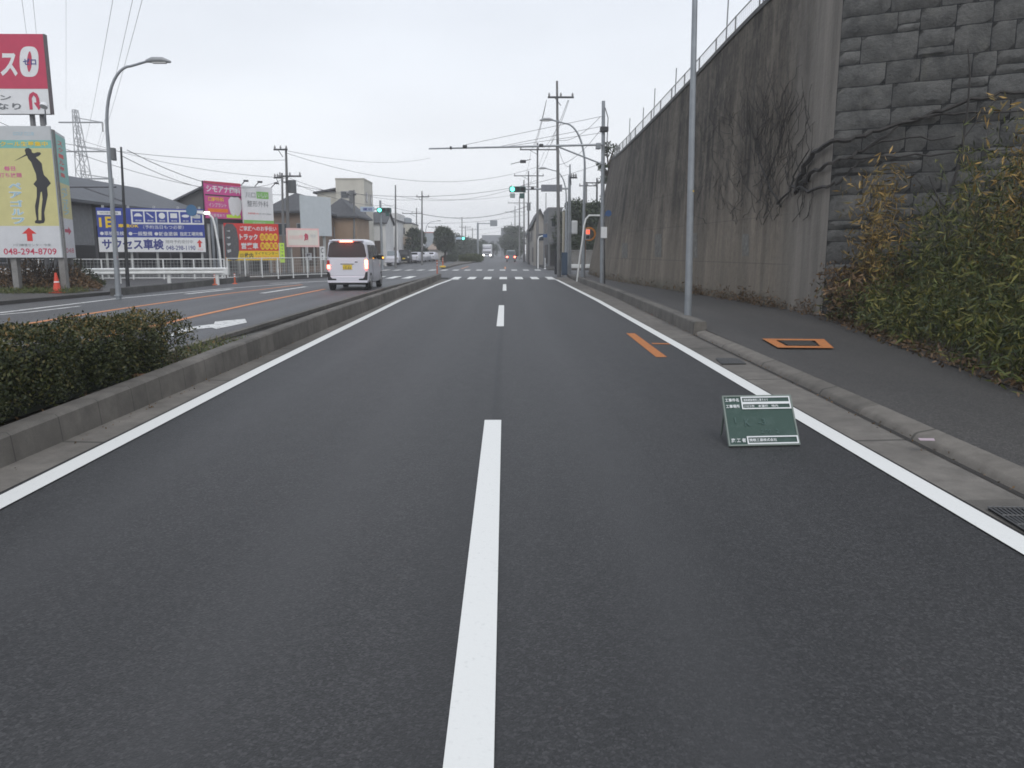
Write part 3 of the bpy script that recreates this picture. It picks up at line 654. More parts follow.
tag(leaves('gutter_litter', L, .022, L_RUST, None, aspect=.6, droop=.1), 'bits of dry leaf and grit lying along the gutters', None, None, 'stuff')
p = gr(141, 376, .225); tag(MB().box(p.x - .09, p.y - .05, .222, p.x + .09, p.y + .05, .245, .012).build('fallen_leaf', mat('dead_leaf_brown', (.13, .06, .03), .8, var=.4, vscale=30), None), 'curled reddish brown fallen leaf lying on the near median kerb', 'leaf')

# ------------------------------------------------------------------ signs
def flat(name, c): return mat('sign_' + name, c, .5, var=.06, vscale=3)
C_W = flat('white', (.72, .73, .74)); C_RED = flat('crimson', (.50, .045, .10)); C_R = flat('red', (.62, .04, .035)); C_BLUE = flat('blue', (.03, .055, .30)); C_Y = flat('yellow', (.80, .55, .03))
C_BK = flat('black', (.03, .03, .035)); C_PK = flat('pink', (.62, .09, .30)); C_GR = flat('green', (.22, .50, .12)); C_TEAL = flat('teal', (.20, .47, .42)); C_PY = flat('pale_yellow', (.58, .54, .25)); C_LB = flat('light_blue', (.30, .52, .62)); C_PP = flat('pale_pink', (.80, .52, .50)); C_GY = flat('grey', (.50, .52, .53)); C_GT = flat('grey_text', (.16, .17, .18)); C_TP = flat('pale_panel', (.52, .56, .58)); C_OR = flat('orange', (.8, .22, .03)); C_NV = flat('navy_text', (.04, .05, .22)); C_LY = flat('lime', (.55, .80, .08))
class Board:
    def __init__(s, name, label, cat, bl, br, h, group=None, th=.08, face=None, ground=.25):
        s.d = (br - bl); s.w = s.d.length; s.h = h; a = math.atan2(s.d.y, s.d.x); s.o = thing(name, label, cat, (bl.x, bl.y, ground), a, group)
        s.z0 = bl.z - ground; s.slope = 0; s.th = th
        MB().box(0, 0, s.z0, s.w, th, s.z0 + h).build('panel', face or C_W, s.o); s.n = 0
    def _y(s, layer): return -.004 * layer - .002
    def rect(s, u0, v0, u1, v1, m, name='field', layer=1):
        y = s._y(layer); MB().poly([(u0 * s.w, y, s.z0 + v0 * s.h), (u1 * s.w, y, s.z0 + v0 * s.h), (u1 * s.w, y, s.z0 + v1 * s.h), (u0 * s.w, y, s.z0 + v1 * s.h)]).build(name, m, s.o)
    def poly(s, pts, m, name='emblem', layer=2):
        y = s._y(layer); MB().poly([(u * s.w, y, s.z0 + v * s.h) for u, v in pts]).build(name, m, s.o)
    def oval(s, u, v, ru, rv, m, name='emblem', layer=2, n=28):
        s.poly([(u + ru * math.cos(2 * math.pi * k / n), v + rv * math.sin(2 * math.pi * k / n)) for k in range(n)], m, name, layer)
    def text(s, t, u0, v0, u1, v1, m, layer=2, bold=.0, name='lettering', shear=0):
        textmesh(t, u0 * s.w, s.z0 + v0 * s.h, u1 * s.w, s.z0 + v1 * s.h, s._y(layer), name, m, s.o, bold, shear)
    def posts(s, us, m, r=.05, top=None, y=.14, extra=0):
        for u in us: MB().tube([(u * s.w, y, -.1), (u * s.w, y, (s.z0 + s.h + extra) if top is None else top)], r, 8).build('post', m, s.o)
    def arrow(s, u, v, ru, rv, m, layer=2, ang=0):
        P = [(0, 1), (1, .1), (.38, .1), (.38, -1), (-.38, -1), (-.38, .1), (-1, .1)]; c_, s_ = math.cos(ang), math.sin(ang)
        s.poly([(u + ru * (a * c_ - b * s_), v + rv * (a * s_ + b * c_)) for a, b in P], m, 'arrow', layer)
M_SPOST = mat('sign_post', (.42, .43, .42), .55, .2, var=.12, vscale=4)

# red pole sign with a white strip below it
Y = 27.0; br = at(51.5, 114, Y); bl = at(-62, 112, Y); bl.z = br.z; H_ = at(46, 34, Y).z - br.z
b = Board('pole_sign', 'crimson roadside sign with a u shaped arrow strip, high above the golfer sign', 'sign', bl, br, H_, th=.14, face=C_W)
w = b.w; X = lambda px: (px + 66) / 113.5; V = lambda py: (114 - py) / 80
b.rect(0, V(88.5), 1, 1, C_RED, 'red_field'); MB().box(-.01, -.012, b.z0 - .03, b.w + .02, .0, b.z0).build('edge_trim', M_DARK, b.o)
MB().box(b.w - .03, -.014, b.z0, b.w + .015, .15, b.z0 + b.h).build('edge_trim', mat('trim_dark', (.10, .08, .085), .5), b.o)
b.text('ロ', X(-32), V(76), X(-20), V(54), C_W, 2, .02); b.text('ス', X(1), V(76), X(18), V(53), C_W, 2, .035, shear=.12)
def zero(u, v, ru, rv, sh, n=28, p=3.0):
    out = []
    for k in range(n):
        t_ = 2 * math.pi * k / n; c_, s_ = math.cos(t_), math.sin(t_); x_ = math.copysign(abs(c_) ** (2 / p), c_) * ru; y_ = math.copysign(abs(s_) ** (2 / p), s_); out.append((u + x_ + sh * y_, v + y_ * rv))
    return out
b.poly(zero(X(30.5), V(61.5), .083, .19, .012), C_W, 'numeral', 2); b.poly(zero(X(30.8), V(61.5), .022, .13, .012, 20, 1.7), C_RED, 'numeral', 3)
b.text('ゼロ', X(24.5), V(64.8), X(37.5), V(58.2), C_NV, 4, .03)
b.text('ターン', X(-30), V(100), X(9), V(94.5), C_GT, 2, .02); b.text('となり', X(-20), V(109.5), X(18), V(103), C_GT, 2, .02)
ua = [(26.2, 109.5), (26.2, 98), (27.6, 93.8), (31.4, 91.6), (35.2, 93.8), (36.8, 98), (36.8, 102.5), (41.5, 102.5), (35.3, 110), (31.0, 102.5), (33.6, 102.5), (33.6, 98), (31.5, 95), (29.4, 98), (29.4, 109.5)]
b.poly([(X(x), V(y)) for x, y in ua], C_RED, 'arrow', 2)
for u in (X(24.5), X(34.5)): MB().tube([(u * w, .2, -.1), (u * w, .2, b.z0 + .02)], .085, 10).build('post', mat('post_grey_steel', (.20, .20, .205), .5, .3), b.o)
for px in (-30, 51):     # two flood lamps on arms
    fl = MB().tube([(X(px) * w - .3, -.05, b.z0 - .35), (X(px) * w, -.55, b.z0 + .12)], .02, 6).build('lamp_arm', M_POLE, b.o); MB().disc((X(px) * w, -.6, b.z0 + .16), (0, .6, 1), .12, .1).build('lamp_head', C_W, fl)

# yellow golf sign (two-sided box on tall posts)
Y = 24.3; br = at(62.5, 257.5, Y); bl = at(-10, 258.5, Y); bl.z = br.z; H_ = at(51, 126, Y).z - br.z
b = Board('advertising_sign', 'pale yellow sign with a dark golfer silhouette and red up arrow', 'sign', bl, br, H_, th=.06, face=C_GY)
X = lambda px: (px + 8) / 61.5 if px < 100 else px
U = lambda cx, cy: ((cx / 3.66 - lerp(-1.5, 8.5, (cy / 3.66 - 26) / 132) + 13.5) / 66.5, 1 - (cy / 3.66 - 26) / 131.8)   # crop pixels of the tapering picture to board fractions
b.rect(0, .895, 1, .995, C_GY, 'header'); b.rect(0, .835, 1, .895, C_TEAL, 'band'); b.rect(0, .245, 1, .835, C_PY, 'field'); b.rect(0, 0, 1, .245, flat('off_white', (.60, .61, .63)), 'field')
b.text('GOLF CLUB', .50, .93, .78, .955, C_LB, 2); b.text('スクール生募集中', .22, .848, .95, .885, C_Y, 2, .02)
GP = [(93, 182), (98, 175), (108, 174), (117, 180), (119, 190), (126, 193), (138, 189), (149, 190), (151, 196), (143, 203), (132, 208), (146, 222), (153, 230), (156, 256), (160, 272), (172, 284), (184, 302), (170, 318), (172, 345), (164, 382), (158, 410), (160, 438), (156, 448), (140, 451), (124, 449), (123, 442), (130, 436), (126, 410), (125, 385), (132, 352), (133, 318), (121, 305), (133, 290), (131, 268), (122, 245), (115, 225), (104, 212), (102, 204), (98, 200)]
b.poly([(U(x + 13, y)[0] * .92 + .05, U(x, y)[1]) for x, y in GP], C_BK, 'silhouette', 2)
b.poly([(U(x + 13, y)[0] * .92 + .05, U(x, y)[1]) for x, y in [(151, 333), (153, 360), (148, 400), (147, 438), (137, 438), (137, 400), (143, 360), (147, 335)]], C_PY, 'field', 3)
b.poly([(.42, .52), (.44, .52), (.70, .80), (.69, .81)][:0] or [(U(70, 222)[0], U(70, 222)[1]), (U(112, 195)[0], U(112, 195)[1]), (U(114, 200)[0], U(114, 200)[1])], C_BK, 'club', 2)
b.text('毎日', .33, .665, .48, .70, C_PK, 2, .02); b.text('打ち放題', .25, .615, .56, .65, C_PK, 2, .01)
for i, ch in enumerate('ペアゴルフ'):
    v0 = .575 - i * .066; b.text(ch, .36, v0 - .052, .54, v0, C_W, 2, .06); b.text(ch, .37, v0 - .048, .53, v0 - .004, C_LB, 3, .012)
b.arrow(.58, .18, .10, .052, C_R, 2); b.text('川口練習センター 今泉', .34, .087, .86, .108, C_GT, 2); b.text('048-294-8709', .20, .022, .93, .072, C_RED, 2, .015)
for u, m_ in ((.30, M_CONC), (.96, M_CONC)): MB().box(u * b.w - .09, .07, -.15, u * b.w + .09, .25, b.z0 + b.h * .98).build('post', m_, b.o)
# its narrow right side, turned to the crossing
bl2 = at(64.5, 258, 24.4); br2 = at(76, 258, 26.0); br2.z = bl2.z
hs_ = H_
b2 = Board('advertising_sign', 'narrow teal and yellow side board right beside the golfer sign', 'sign', bl2, br2, hs_ * .985, th=.06, face=C_GY)
b2.rect(0, .60, 1, .98, C_TEAL, 'band'); b2.rect(0, .32, 1, .60, C_PY, 'field'); b2.rect(0, 0, 1, .32, flat('off_white', (.6, .61, .63)), 'field')
for i, ch in enumerate('スクール募集'): b2.text(ch, .3, .90 - i * .05, .7, .935 - i * .05, C_R, 2, .02)
for i, ch in enumerate('ペアゴルフ'): b2.text(ch, .25, .53 - i * .045, .75, .57 - i * .045, C_LB, 2, .03)
b2.arrow(.5, .22, .28, .035, C_RED, 2, -math.pi / 2); b2.text('048', .15, .04, .85, .08, C_RED, 2)
b2.posts((.92,), M_CONC, .10, y=.16, top=b2.z0 + .5)

# long blue garage sign
bl = at(99.5, 252, 38); br = at(206, 252.8, 39.5); br.z = bl.z; H_ = at(97.5, 207.5, 38).z - bl.z
b = Board('garage_sign', 'long blue and white car inspection sign on four posts behind the guardrail', 'sign', bl, br, H_, face=C_BLUE, th=.06)
b.rect(0, 0, 1, .335, C_W, 'strip'); b.rect(.01, .84, .225, .925, C_W, 'strip')
b.text('地域密着', .03, .86, .2, .905, C_GT, 2)
b.rect(.315, .64, 1, .97, C_W, 'icon_frame')
for k in range(6):
    u0 = .33 + k * .1115; b.rect(u0, .68, u0 + .098, .93, C_BLUE, 'icon', 2)
    cu, cv = u0 + .049, .835
    if k == 0: b.poly([(cu - .04, cv - .02), (cu - .03, cv + .02), (cu - .015, cv + .05), (cu + .015, cv + .05), (cu + .03, cv + .02), (cu + .04, cv - .02)], C_W, 'icon', 3)
    elif k == 1: b.poly([(cu - .035, cv + .06), (cu - .025, cv + .07), (cu + .035, cv - .04), (cu + .02, cv - .05)], C_W, 'icon', 3)
    elif k == 2: b.oval(cu, cv, .03, .07, C_W, 'icon', 3)
    elif k == 3: b.rect(cu - .032, cv - .05, cu + .032, cv + .06, C_W, 'icon', 3)
    elif k == 4: b.oval(cu, cv, .036, .035, C_W, 'icon', 3)
    else: b.poly([(cu - .03, cv - .05), (cu, cv + .06), (cu + .03, cv - .05)], C_W, 'icon', 3)
    b.text('車検', u0 + .02, .70, u0 + .078, .74, C_W, 3)
b.text('1日', .02, .545, .165, .80, C_Y, 2, .045); b.text('車検OK', .19, .555, .38, .64, C_Y, 2, .03); b.text('（予約当日もつ必要）', .42, .53, .80, .62, C_W, 2)
b.text('●車検 点検', .02, .375, .24, .47, C_W, 2, .01); b.text('●一般整備', .28, .375, .50, .47, C_W, 2, .01); b.text('●鈑金塗装', .52, .375, .74, .47, C_W, 2, .01); b.text('指定工場完備', .76, .375, .98, .47, C_W, 2, .01)
b.text('サクセス車検', .03, .05, .60, .30, C_NV, 2, .035); b.text('随時予約受付中', .62, .20, .88, .28, C_GT, 2); b.text('048-298-1190', .62, .045, .90, .15, C_NV, 2, .01)
b.arrow(.945, .20, .028, .09, C_R, 2); b.text('入口', .92, .04, .97, .08, C_R, 2)
b.posts((.06, .29, .53, .755, .96), M_SPOST, .06, y=.13, extra=.12)

# pink clinic billboard, white clinic billboard, tyre board (one behind another on posts)
def board4(name, lab, TL, TR, BL, Y0, Y1, face, th=.1):
    bl = at(BL[0], BL[1], Y0); tl = at(TL[0], TL[1], Y0); br = at(TR[0], BL[1], Y1); br.z = bl.z
    return Board(name, lab, 'sign', bl, br, tl.z - bl.z, th=th, face=face)
b = board4('billboard', 'pink dental clinic billboard with a white tooth, upper left of the clinic pair', (205, 180.5), (242.5, 0), (206.5, 218), 44, 46, C_PK)
MB().box(-.05, .1, b.z0 - .3, b.w + .05, .16, b.z0 + b.h).build('frame', M_DARK, b.o)
b.rect(0, .93, 1, 1, C_RED, 'band'); b.text('シモアナ歯科', .04, .70, .98, .90, C_W, 2, .03); b.rect(0, .61, 1, .645, C_BK, 'band'); b.text('口腔外科', .08, .46, .5, .58, C_Y, 2, .02)
b.text('インプラント', .08, .31, .56, .42, C_W, 2, .01); b.rect(.05, .17, .6, .27, C_OR, 'band'); b.text('駐車場あり', .1, .04, .5, .13, C_W, 2); b.rect(.55, .03, .95, .12, C_LY, 'band')
b.poly([(.62, .52), (.70, .62), (.80, .60), (.90, .62), (1.0, .53), (.99, .30), (.93, .14), (.86, .08), (.80, .13), (.74, .08), (.67, .15), (.63, .30)], C_W, 'tooth', 2)
b.posts((.1, .5, .9), M_SPOST, .07, y=.22)
b = board4('billboard', 'white orthopaedic clinic billboard with a green strip, right of the pink one', (243.5, 185.5), (274, 0), (244, 224.5), 45.5, 47, C_W)
b.text('川口', .10, .70, .42, .84, C_GT, 2); b.rect(.46, .69, .86, .87, C_GR, 'block'); b.text('いしい', .50, .72, .82, .84, C_W, 3, .02); b.text('整形外科', .14, .47, .84, .63, C_GT, 2)
b.text('診療時間 9:00', .15, .27, .50, .32, C_R, 2); b.text('まっすぐ500m', .52, .27, .92, .32, C_GT, 2); b.rect(0, 0, 1, .12, C_GR, 'strip'); b.text('リハビリ', .3, .03, .7, .09, C_W, 2); b.posts((.1, .9), M_SPOST, .07, y=.22)
for u in (.0, .45, 1.0): a_ = MB().tube([(u * b.w, .1, b.z0 + b.h), (u * b.w, -.4, b.z0 + b.h + .25)], .025, 6).build('lamp_arm', M_DARK, b.o); MB().box(u * b.w - .12, -.55, b.z0 + b.h + .18, u * b.w + .12, -.38, b.z0 + b.h + .28, .02).build('lamp_head', M_DARK, a_)
b = board4('billboard', 'red and yellow tyre shop board with a big black tyre at its left', (225, 223), (280, 0), (226, 260.5), 43, 44.6, C_R)
b.rect(0, 0, 1, .26, C_Y, 'strip')
b.poly([(.04, .02), (.14, 0), (.21, .02), (.245, .25), (.25, .55), (.22, .86), (.16, .98), (.05, .99), (.0, .9), (.0, .1)], mat('tyre_print', (.10, .10, .105), .7, var=.3, vscale=9), 'tyre_picture', 2)
for k in range(4): b.poly([(.04 + .02 * k, .2 + .19 * k), (.10, .24 + .19 * k), (.10, .30 + .17 * k), (.03, .28 + .17 * k)], C_GY, 'tread', 3)
b.text('ご家庭へのお手伝い', .28, .80, .96, .93, C_W, 2, .02); b.text('トラック', .27, .55, .60, .72, C_W, 2, .04); b.text('営業車', .29, .31, .60, .48, C_W, 2, .03)
for j, t_ in enumerate(('出張可能', '高価買取')):
    for k in range(4): b.oval(.685 + k * .082, .635 - j * .24, .045, .105, C_Y, 'badge', 2, 18); b.text(t_[k], .658 + k * .082, .575 - j * .24, .712 + k * .082, .695 - j * .24, C_R, 3, .015)
b.text('株式会社', .26, .05, .33, .20, C_BK, 2); b.text('武内', .34, .04, .50, .21, C_BK, 2, .02); b.text('タイヤセンター', .53, .15, .96, .23, C_BK, 2); b.text('048-294-0000'.replace('0000', '7334'), .53, .03, .98, .12, C_OR, 2)
b.posts((.05, .35, .65, .95), M_SPOST, .05)
# small lime banner
b = board4('banner', 'narrow lime green vertical banner at the right end of the tyre board', (279.5, 243), (285, 0), (280.5, 262.5), 43.6, 43.7, C_LY, .02)
for i, ch in enumerate('タイヤ交換'): b.text(ch, .25, .82 - i * .17, .75, .93 - i * .17, C_GT, 2, .02)
b.posts((-.05,), M_WHITE, .02)
b = board4('notice_board', 'pale pink bordered notice board with red lettering left of the white van', (286.5, 228), (319.5, 0), (287, 247), 46, 47, C_PP)
b.rect(.04, .1, .96, .9, flat('cream', (.72, .68, .62)), 'field'); b.text('産業道路', .08, .4, .38, .62, C_PP, 2); b.text('急', .53, .32, .68, .74, C_RED, 2, .05); b.text('募集', .38, .40, .5, .66, C_PP, 2, .03); b.text('時給', .74, .5, .9, .7, C_GY, 2); b.posts((.15, .5, .85), M_SPOST, .05)
b = board4('blank_billboard', 'large blank pale grey billboard above the pink bordered notice board', (301, 195), (332, 0), (302, 235.5), 52, 54.5, C_TP); b.posts((.2, .8), M_SPOST, .1, y=.2)
for (x0, y0, x1, y1, t_, l_) in ((305.5, 253, 312, 260, 'P', 'small white parking sign with an arrow under the notice board'), (320, 246.5, 325, 260, 'C', 'white vertical sign just left of the white van roof')):
    b = board4('parking_sign', l_, (x0, y0), (x1, 0), (x0, y1), 47.5, 47.6, C_W, .03); b.text(t_, .25, .5, .75, .9, C_GT, 2, .03); b.arrow(.5, .25, .2, .15, C_GT, 2); b.posts((.5,), M_SPOST, .03, y=.06)

# ------------------------------------------------------------------ guardrail and net fence on the left
gl = thing('guardrail', 'white steel guardrail along the left pavement in front of the net fence', 'guardrail', (0, 0, 0))
GA, GB = gr(60, 287.5, ZL), gr(226, 282.6, ZL); GA = Vector((-19.5, 30.2, ZL)); d = GB - GA; Lg = d.length; dn = d.normalized(); nn_ = Vector((dn.y, -dn.x, 0))
prof = [(-.0, .44), (.05, .47), (.05, .52), (.0, .56), (.0, .58), (.05, .62), (.05, .67), (.0, .70)]
rows = [[tuple(GA + dn * u + nn_ * (.08 + a) + Vector((0, 0, z_ - .08))) for a, z_ in prof] for u in (0, Lg * .5, Lg - .25, Lg)]
MB().grid(rows).build('beam', M_WHITE, gl); e_ = GA + dn * Lg + nn_ * .1
MB().box(e_.x - .28, e_.y - .03, ZL + .30, e_.x + .12, e_.y + .1, ZL + .62, .04).build('end_cap', M_WHITE, gl)
for k in range(5):
    p = GA + dn * (Lg * (.06 + .225 * k)); MB().tube([p - Vector((0, 0, .1)), p + Vector((0, 0, .52))], .075, 10).build('post', M_WHITE, gl)
M_NET = mat('net_steel', (.42, .43, .42), .6, .3)
def netfence(lab, A_, B_, h, npan):
    t = thing('net_fence', lab, 'fence', (0, 0, 0), 0, None); d = B_ - A_
    for k in range(npan + 1):
        p = A_.lerp(B_, k / npan); MB().tube([p - Vector((0, 0, .1)), p + Vector((0, 0, h + .02))], .035, 6).build('post', M_WHITE, t)
    for hh in (h, .06): MB().tube([A_ + Vector((0, 0, hh)), B_ + Vector((0, 0, hh))], .022, 5).build('rail', M_WHITE, t)
    w = MB(); n = int(d.length / .16)
    for k in range(n): p = A_.lerp(B_, k / n); w.tube([p + Vector((0, 0, .05)), p + Vector((0, 0, h))], .0075, 3, False)
    for k in range(1, 6): w.tube([A_ + Vector((0, 0, h * k / 6)), B_ + Vector((0, 0, h * k / 6))], .006, 3, False)
    w.build('wire_mesh', M_NET, t)
netfence('white net fence behind the guardrail, in front of the blue sign', Vector((-24, 35.5, ZL)), at(224, 262, 36.5) * Vector((1, 1, 0)) + Vector((0, 0, ZL)) if False else Vector((at(224, 262, 36.5).x, 36.5, ZL)), .92, 8)
netfence('white net fence under the tyre shop board, running on towards the white van', Vector((at(227, 262, 36.8).x, 36.8, ZL)), Vector((at(334, 262, 44).x, 44, ZL)), .95, 7)
strip('fence_base', lambda Y: lerp(at(227, 262, 36.8).x, at(334, 262, 44).x, (Y - 36.8) / 7.2) + .05, lambda Y: lerp(at(227, 262, 36.8).x, at(334, 262, 44).x, (Y - 36.8) / 7.2) - .1, .42, .42, [36.8, 40, 44], M_CONC)
# row of pale slanted barrier posts behind the second fence
for px, lab in ((217, 'steel post left of the tyre board, tall'),):
    p0 = at(211, 262, 40.5); p0.z = ZL
pipe = thing('post_frame', 'pair of tall pale grey posts between the blue sign and the tyre board', 'post', (0, 0, 0))
for px, yt in ((211.5, 217), (216, 217)):
    a_ = at(px, yt, 41.5); MB().tube([(a_.x, a_.y, ZL - .1), tuple(a_)], .08, 8).build('post', M_POLE, pipe)

# white gooseneck post with a round blue sign
q = gr(223, 281, ZL); t = thing('road_sign', 'round blue sign on a bent white pole at the end of the guardrail', 'sign', q)
zt = at(216, 214, q.y).z - ZL; ax = at(192, 210, q.y).x - q.x
P = [(0, 0, -.1), (-.08, 0, zt * .5), (-.20, 0, zt - .5), (-.28, 0, zt - .15), (-.45, 0, zt), (-.7, 0, zt + .02), (ax + .1, 0, zt + .06)]
MB().tube(P, .045, 8).build('pole', M_WHITE, t, True)
MB().disc((ax, -.06, zt + .15), (0.1, 1, 0), .24, .03, 28).build('sign_plate', mat('faded_blue', (.06, .16, .30), .5), t)
MB().box(ax + .0, -.05, zt - .18, ax + .35, -.03, zt - .05).build('supplementary_plate', C_GY, t)
MB().box(ax + .55, -.14, zt - .02, ax + .75, .06, zt + .10, .03).build('lamp', mat('lamp_glow', (1, 1, .95), emit=2.0), t)

def cone_(name, lab, p, h=.72, r=.16):
    t = thing(name, lab, 'traffic cone', p); m = mat('cone_red', (.62, .06, .03), .5)
    MB().box(-.19, -.19, 0, .19, .19, .03, .01).build('base', m, t); MB().tube([(0, 0, .03), (0, 0, h * .5), (0, 0, h)], [r, r * .6, .03], 16).build('cone', m, t, True)
    MB().tube([(0, 0, h * .52), (0, 0, h * .70)], [r * .60, r * .42], 16, False).build('band', C_W, t)
p = gr(57.5, 294.5, ZL); cone_('traffic_cone', 'red traffic cone with a white band at the foot of the golfer sign', (at(57.3, 290, 24.1).x, 24.1, ZL), .62, .13)
M_DEL = mat('delineator_orange', (.50, .11, .05), .5)
def delin(lab, p, h=.8, m=M_DEL, grp=None):
    t = thing('delineator', lab, 'bollard', p, 0, grp); MB().tube([(0, 0, 0), (0, 0, .04)], [.10, .08], 14).build('base', m, t); MB().tube([(0, 0, .04), (0, 0, h)], .03, 10).build('tube', m, t)
    for z_ in (h * .66, h * .84): MB().tube([(0, 0, z_), (0, 0, z_ + .04)], .032, 10).build('band', C_W, t)
delin('orange flexible post left of the pair at the kerb island end', gr(215, 285, .25), .42, M_DEL); delin('orange flexible post right of the pair at the kerb island end', gr(235, 284, .25), .42, M_DEL)
delin('orange flexible post standing on the tip of the near median', Vector((-3.82, 43.9, .2)), .85)
delin('orange flexible post on the yellow tip of the far median', Vector((-5.55, 69.5, .15)), .85)
delin('second faded orange flexible post on the far median tip', Vector((-5.75, 72.5, .15)), .85)
tag(MB().box(-5.75, 68.6, .15, -5.25, 69.4, .3, .05).build('kerb_marker', mat('yellow_marker', (.75, .5, .03), .5), None), 'yellow block marking the tip of the far median', 'marker')

# ------------------------------------------------------------------ green site board leaning on a stand
a = gr(729.5, 447.5, 0); c_ = gr(799.5, 446, 0); bw = .565; bh = .45; cx = (a.x + c_.x) / 2; cy = (a.y + c_.y) / 2
t = thing('site_board', 'dark green chalkboard with white framed writing propped up on the new asphalt', 'board', (cx, cy, .012), math.atan2(c_.y - a.y, c_.x - a.x))
sh = Matrix(((1, .0, -.0, 0), (0, 1, 0, 0), (0, 0, 1, 0), (0, 0, 0, 1)))
TL_ = math.atan2(.30, .34)
def onb(o):   # tilt a flat board-local mesh (x across, z up the board) back
    o.data.transform(Matrix.Rotation(-TL_, 4, 'X') @ Matrix.Translation((0, 0, 0))); o.data.transform(Matrix(((1, 0, .10, 0), (0, 1, 0, 0), (0, 0, 1, 0), (0, 0, 0, 1)))); o.data.update(); return o
g = NG('chalk_green', .62); g.col(g.mix(g.ramp(g.noise(9, 8, (1, 1, 1), .7), [(.5, 0), (.8, .4)]), (.018, .052, .040), (.09, .135, .125))); M_CHALK = g.m
M_FR = mat('board_frame', (.16, .19, .17), .5, .2); M_LT = mat('board_white', (.62, .64, .64), .6)
onb(MB().box(-bw / 2, 0, 0, bw / 2, .014, bh, .004).build('panel', M_CHALK, t))
for r_ in ((-bw / 2 - .004, -.004, bw / 2 + .004, .010), (-bw / 2 - .004, bh - .010, bw / 2 + .004, bh + .004), (-bw / 2 - .006, .0, -bw / 2 + .008, bh), (bw / 2 - .008, .0, bw / 2 + .006, bh)):
    onb(MB().box(r_[0], -.006, r_[1], r_[2], .018, r_[3], .003).build('frame', M_FR, t))
def wframe(x0, z0, x1, z1, w=.011):
    m = MB()
    for r_ in ((x0, z0, x1, z0 + w), (x0, z1 - w, x1, z1), (x0, z0 + w, x0 + w, z1 - w), (x1 - w, z0 + w, x1, z1 - w)): m.poly([(r_[0], -.0085, r_[1]), (r_[2], -.0085, r_[1]), (r_[2], -.0085, r_[3]), (r_[0], -.0085, r_[3])])
    onb(m.build('white_frame', M_LT, t))
bx0 = -bw / 2
wframe(bx0 + .145, bh - .072, bx0 + bw - .012, bh - .012); wframe(bx0 + .145, bh - .128, bx0 + bw - .012, bh - .072 + .0005); wframe(bx0 + .145, .008, bx0 + bw - .006, .078)
def bt(s_, x0, z0, x1, z1, m=M_LT, bo=.01): 
    o = textmesh(s_, bx0 + x0, z0, bx0 + x1, z1, -.0075, 'lettering', m, t, bo); onb(o)
bt('工事件名', .014, bh - .058, .128, bh - .026, bo=.02); bt('工事場所', .014, bh - .116, .128, bh - .084, bo=.02)
bt('道路舗装補修工事その５', .165, bh - .054, .37, bh - .030); bt('川口市', .165, bh - .112, .25, bh - .088); bt('本蓮四', .28, bh - .112, .36, bh - .088); bt('地内', .39, bh - .112, .445, bh - .088)
bt('施 工 者', .018, .026, .135, .062, bo=.02); bt('関根工業株式会社', .165, .030, .385, .058, bo=.015)
M_FCH = mat('faint_chalk', (.060, .105, .095), .8)
bt('1', .07, .20, .08, .25, M_FCH); bt('K.', .15, .17, .20, .235, M_FCH); bt('-3', .26, .18, .32, .235, M_FCH); bt('2.00', .27, .105, .35, .14, M_FCH); bt('2', .39, .10, .415, .14, M_FCH)
for s_ in (-1, 1):
    MB().tube([(s_ * .22, .29, .33), (s_ * .22, .36, .0)], .008, 6).build('prop_leg', M_FR, t)

# ------------------------------------------------------------------ street lamps
def lamp(lab, base, h, reach, rb=.10, armh=1.8, grp=None, rt=.05, lean=0, headm=None, side=-1, yellow=False):
    t = thing('street_lamp', lab, 'street lamp', base, 0, grp)
    MB().tube([(lean * k / 6 * 1.0, 0, (h - armh) * k / 6 - (.1 if k == 0 else 0)) for k in range(7)], [lerp(rb, rt * 1.15, k / 6) for k in range(7)], 14).build('pole', M_POLE, t, True)
    MB().tube([(0, 0, 0), (0, 0, .03)], rb * 1.5, 14).build('base_plate', M_POLE, t)
    P = []; x0 = lean
    for k in range(13):
        u = k / 12; a = u * math.pi / 2; P.append((x0 + side * (reach * .62) * (1 - math.cos(a)), 0, h - armh + armh * .93 * math.sin(a)))
    P.append((x0 + side * reach, 0, h)); MB().tube(P, [lerp(rt * 1.1, rt * .75, k / 13) for k in range(14)], 10).build('arm', M_POLE, t, True)
    hx = x0 + side * reach; hd_ = MB().tube([(hx - side * .05, 0, h + .0), (hx + side * .12, 0, h + .03), (hx + side * .40, 0, h + .03), (hx + side * .62, 0, h - .02)], [.04, .08, .075, .03], 10).build('lamp_head', headm or mat('lamp_housing', (.30, .31, .32), .5, .3), t, True)
    MB().box(min(hx + side * .12, hx + side * .5), -.055, h - .065, max(hx + side * .12, hx + side * .5), .055, h - .03, .015).build('lens', mat('lamp_lens', (.6, .6, .58), .2), hd_)
    if yellow: MB().tube([(lean * .33, 0, 2.5), (lean * .33, 0, 2.56)], lerp(rb, rt, .4) + .004, 14, False).build('yellow_tape', C_Y, t)
    return t
b_ = gr(688, 319, .12); b_ = Vector((4.0 - .22, 15.9, .12)); px = 505 + 770 * 3.78 / 15.9
b_.x = at(688, 319, 15.4).x; b_.y = 15.4
lamp('tall grey street lamp post with yellow tape in front of the concrete wall', b_, 9.8, 2.2, .074, 2.2, yellow=True, rt=.038, lean=-.13)
b_ = gr(118.5, 296, ZL); hz = at(106, 61, b_.y).z - ZL; lamp('grey street lamp with a curved arm standing left, between golfer sign and blue sign', b_, hz, at(145, 60, b_.y).x - b_.x, .078, 1.9, lean=.08, side=1, rt=.042)
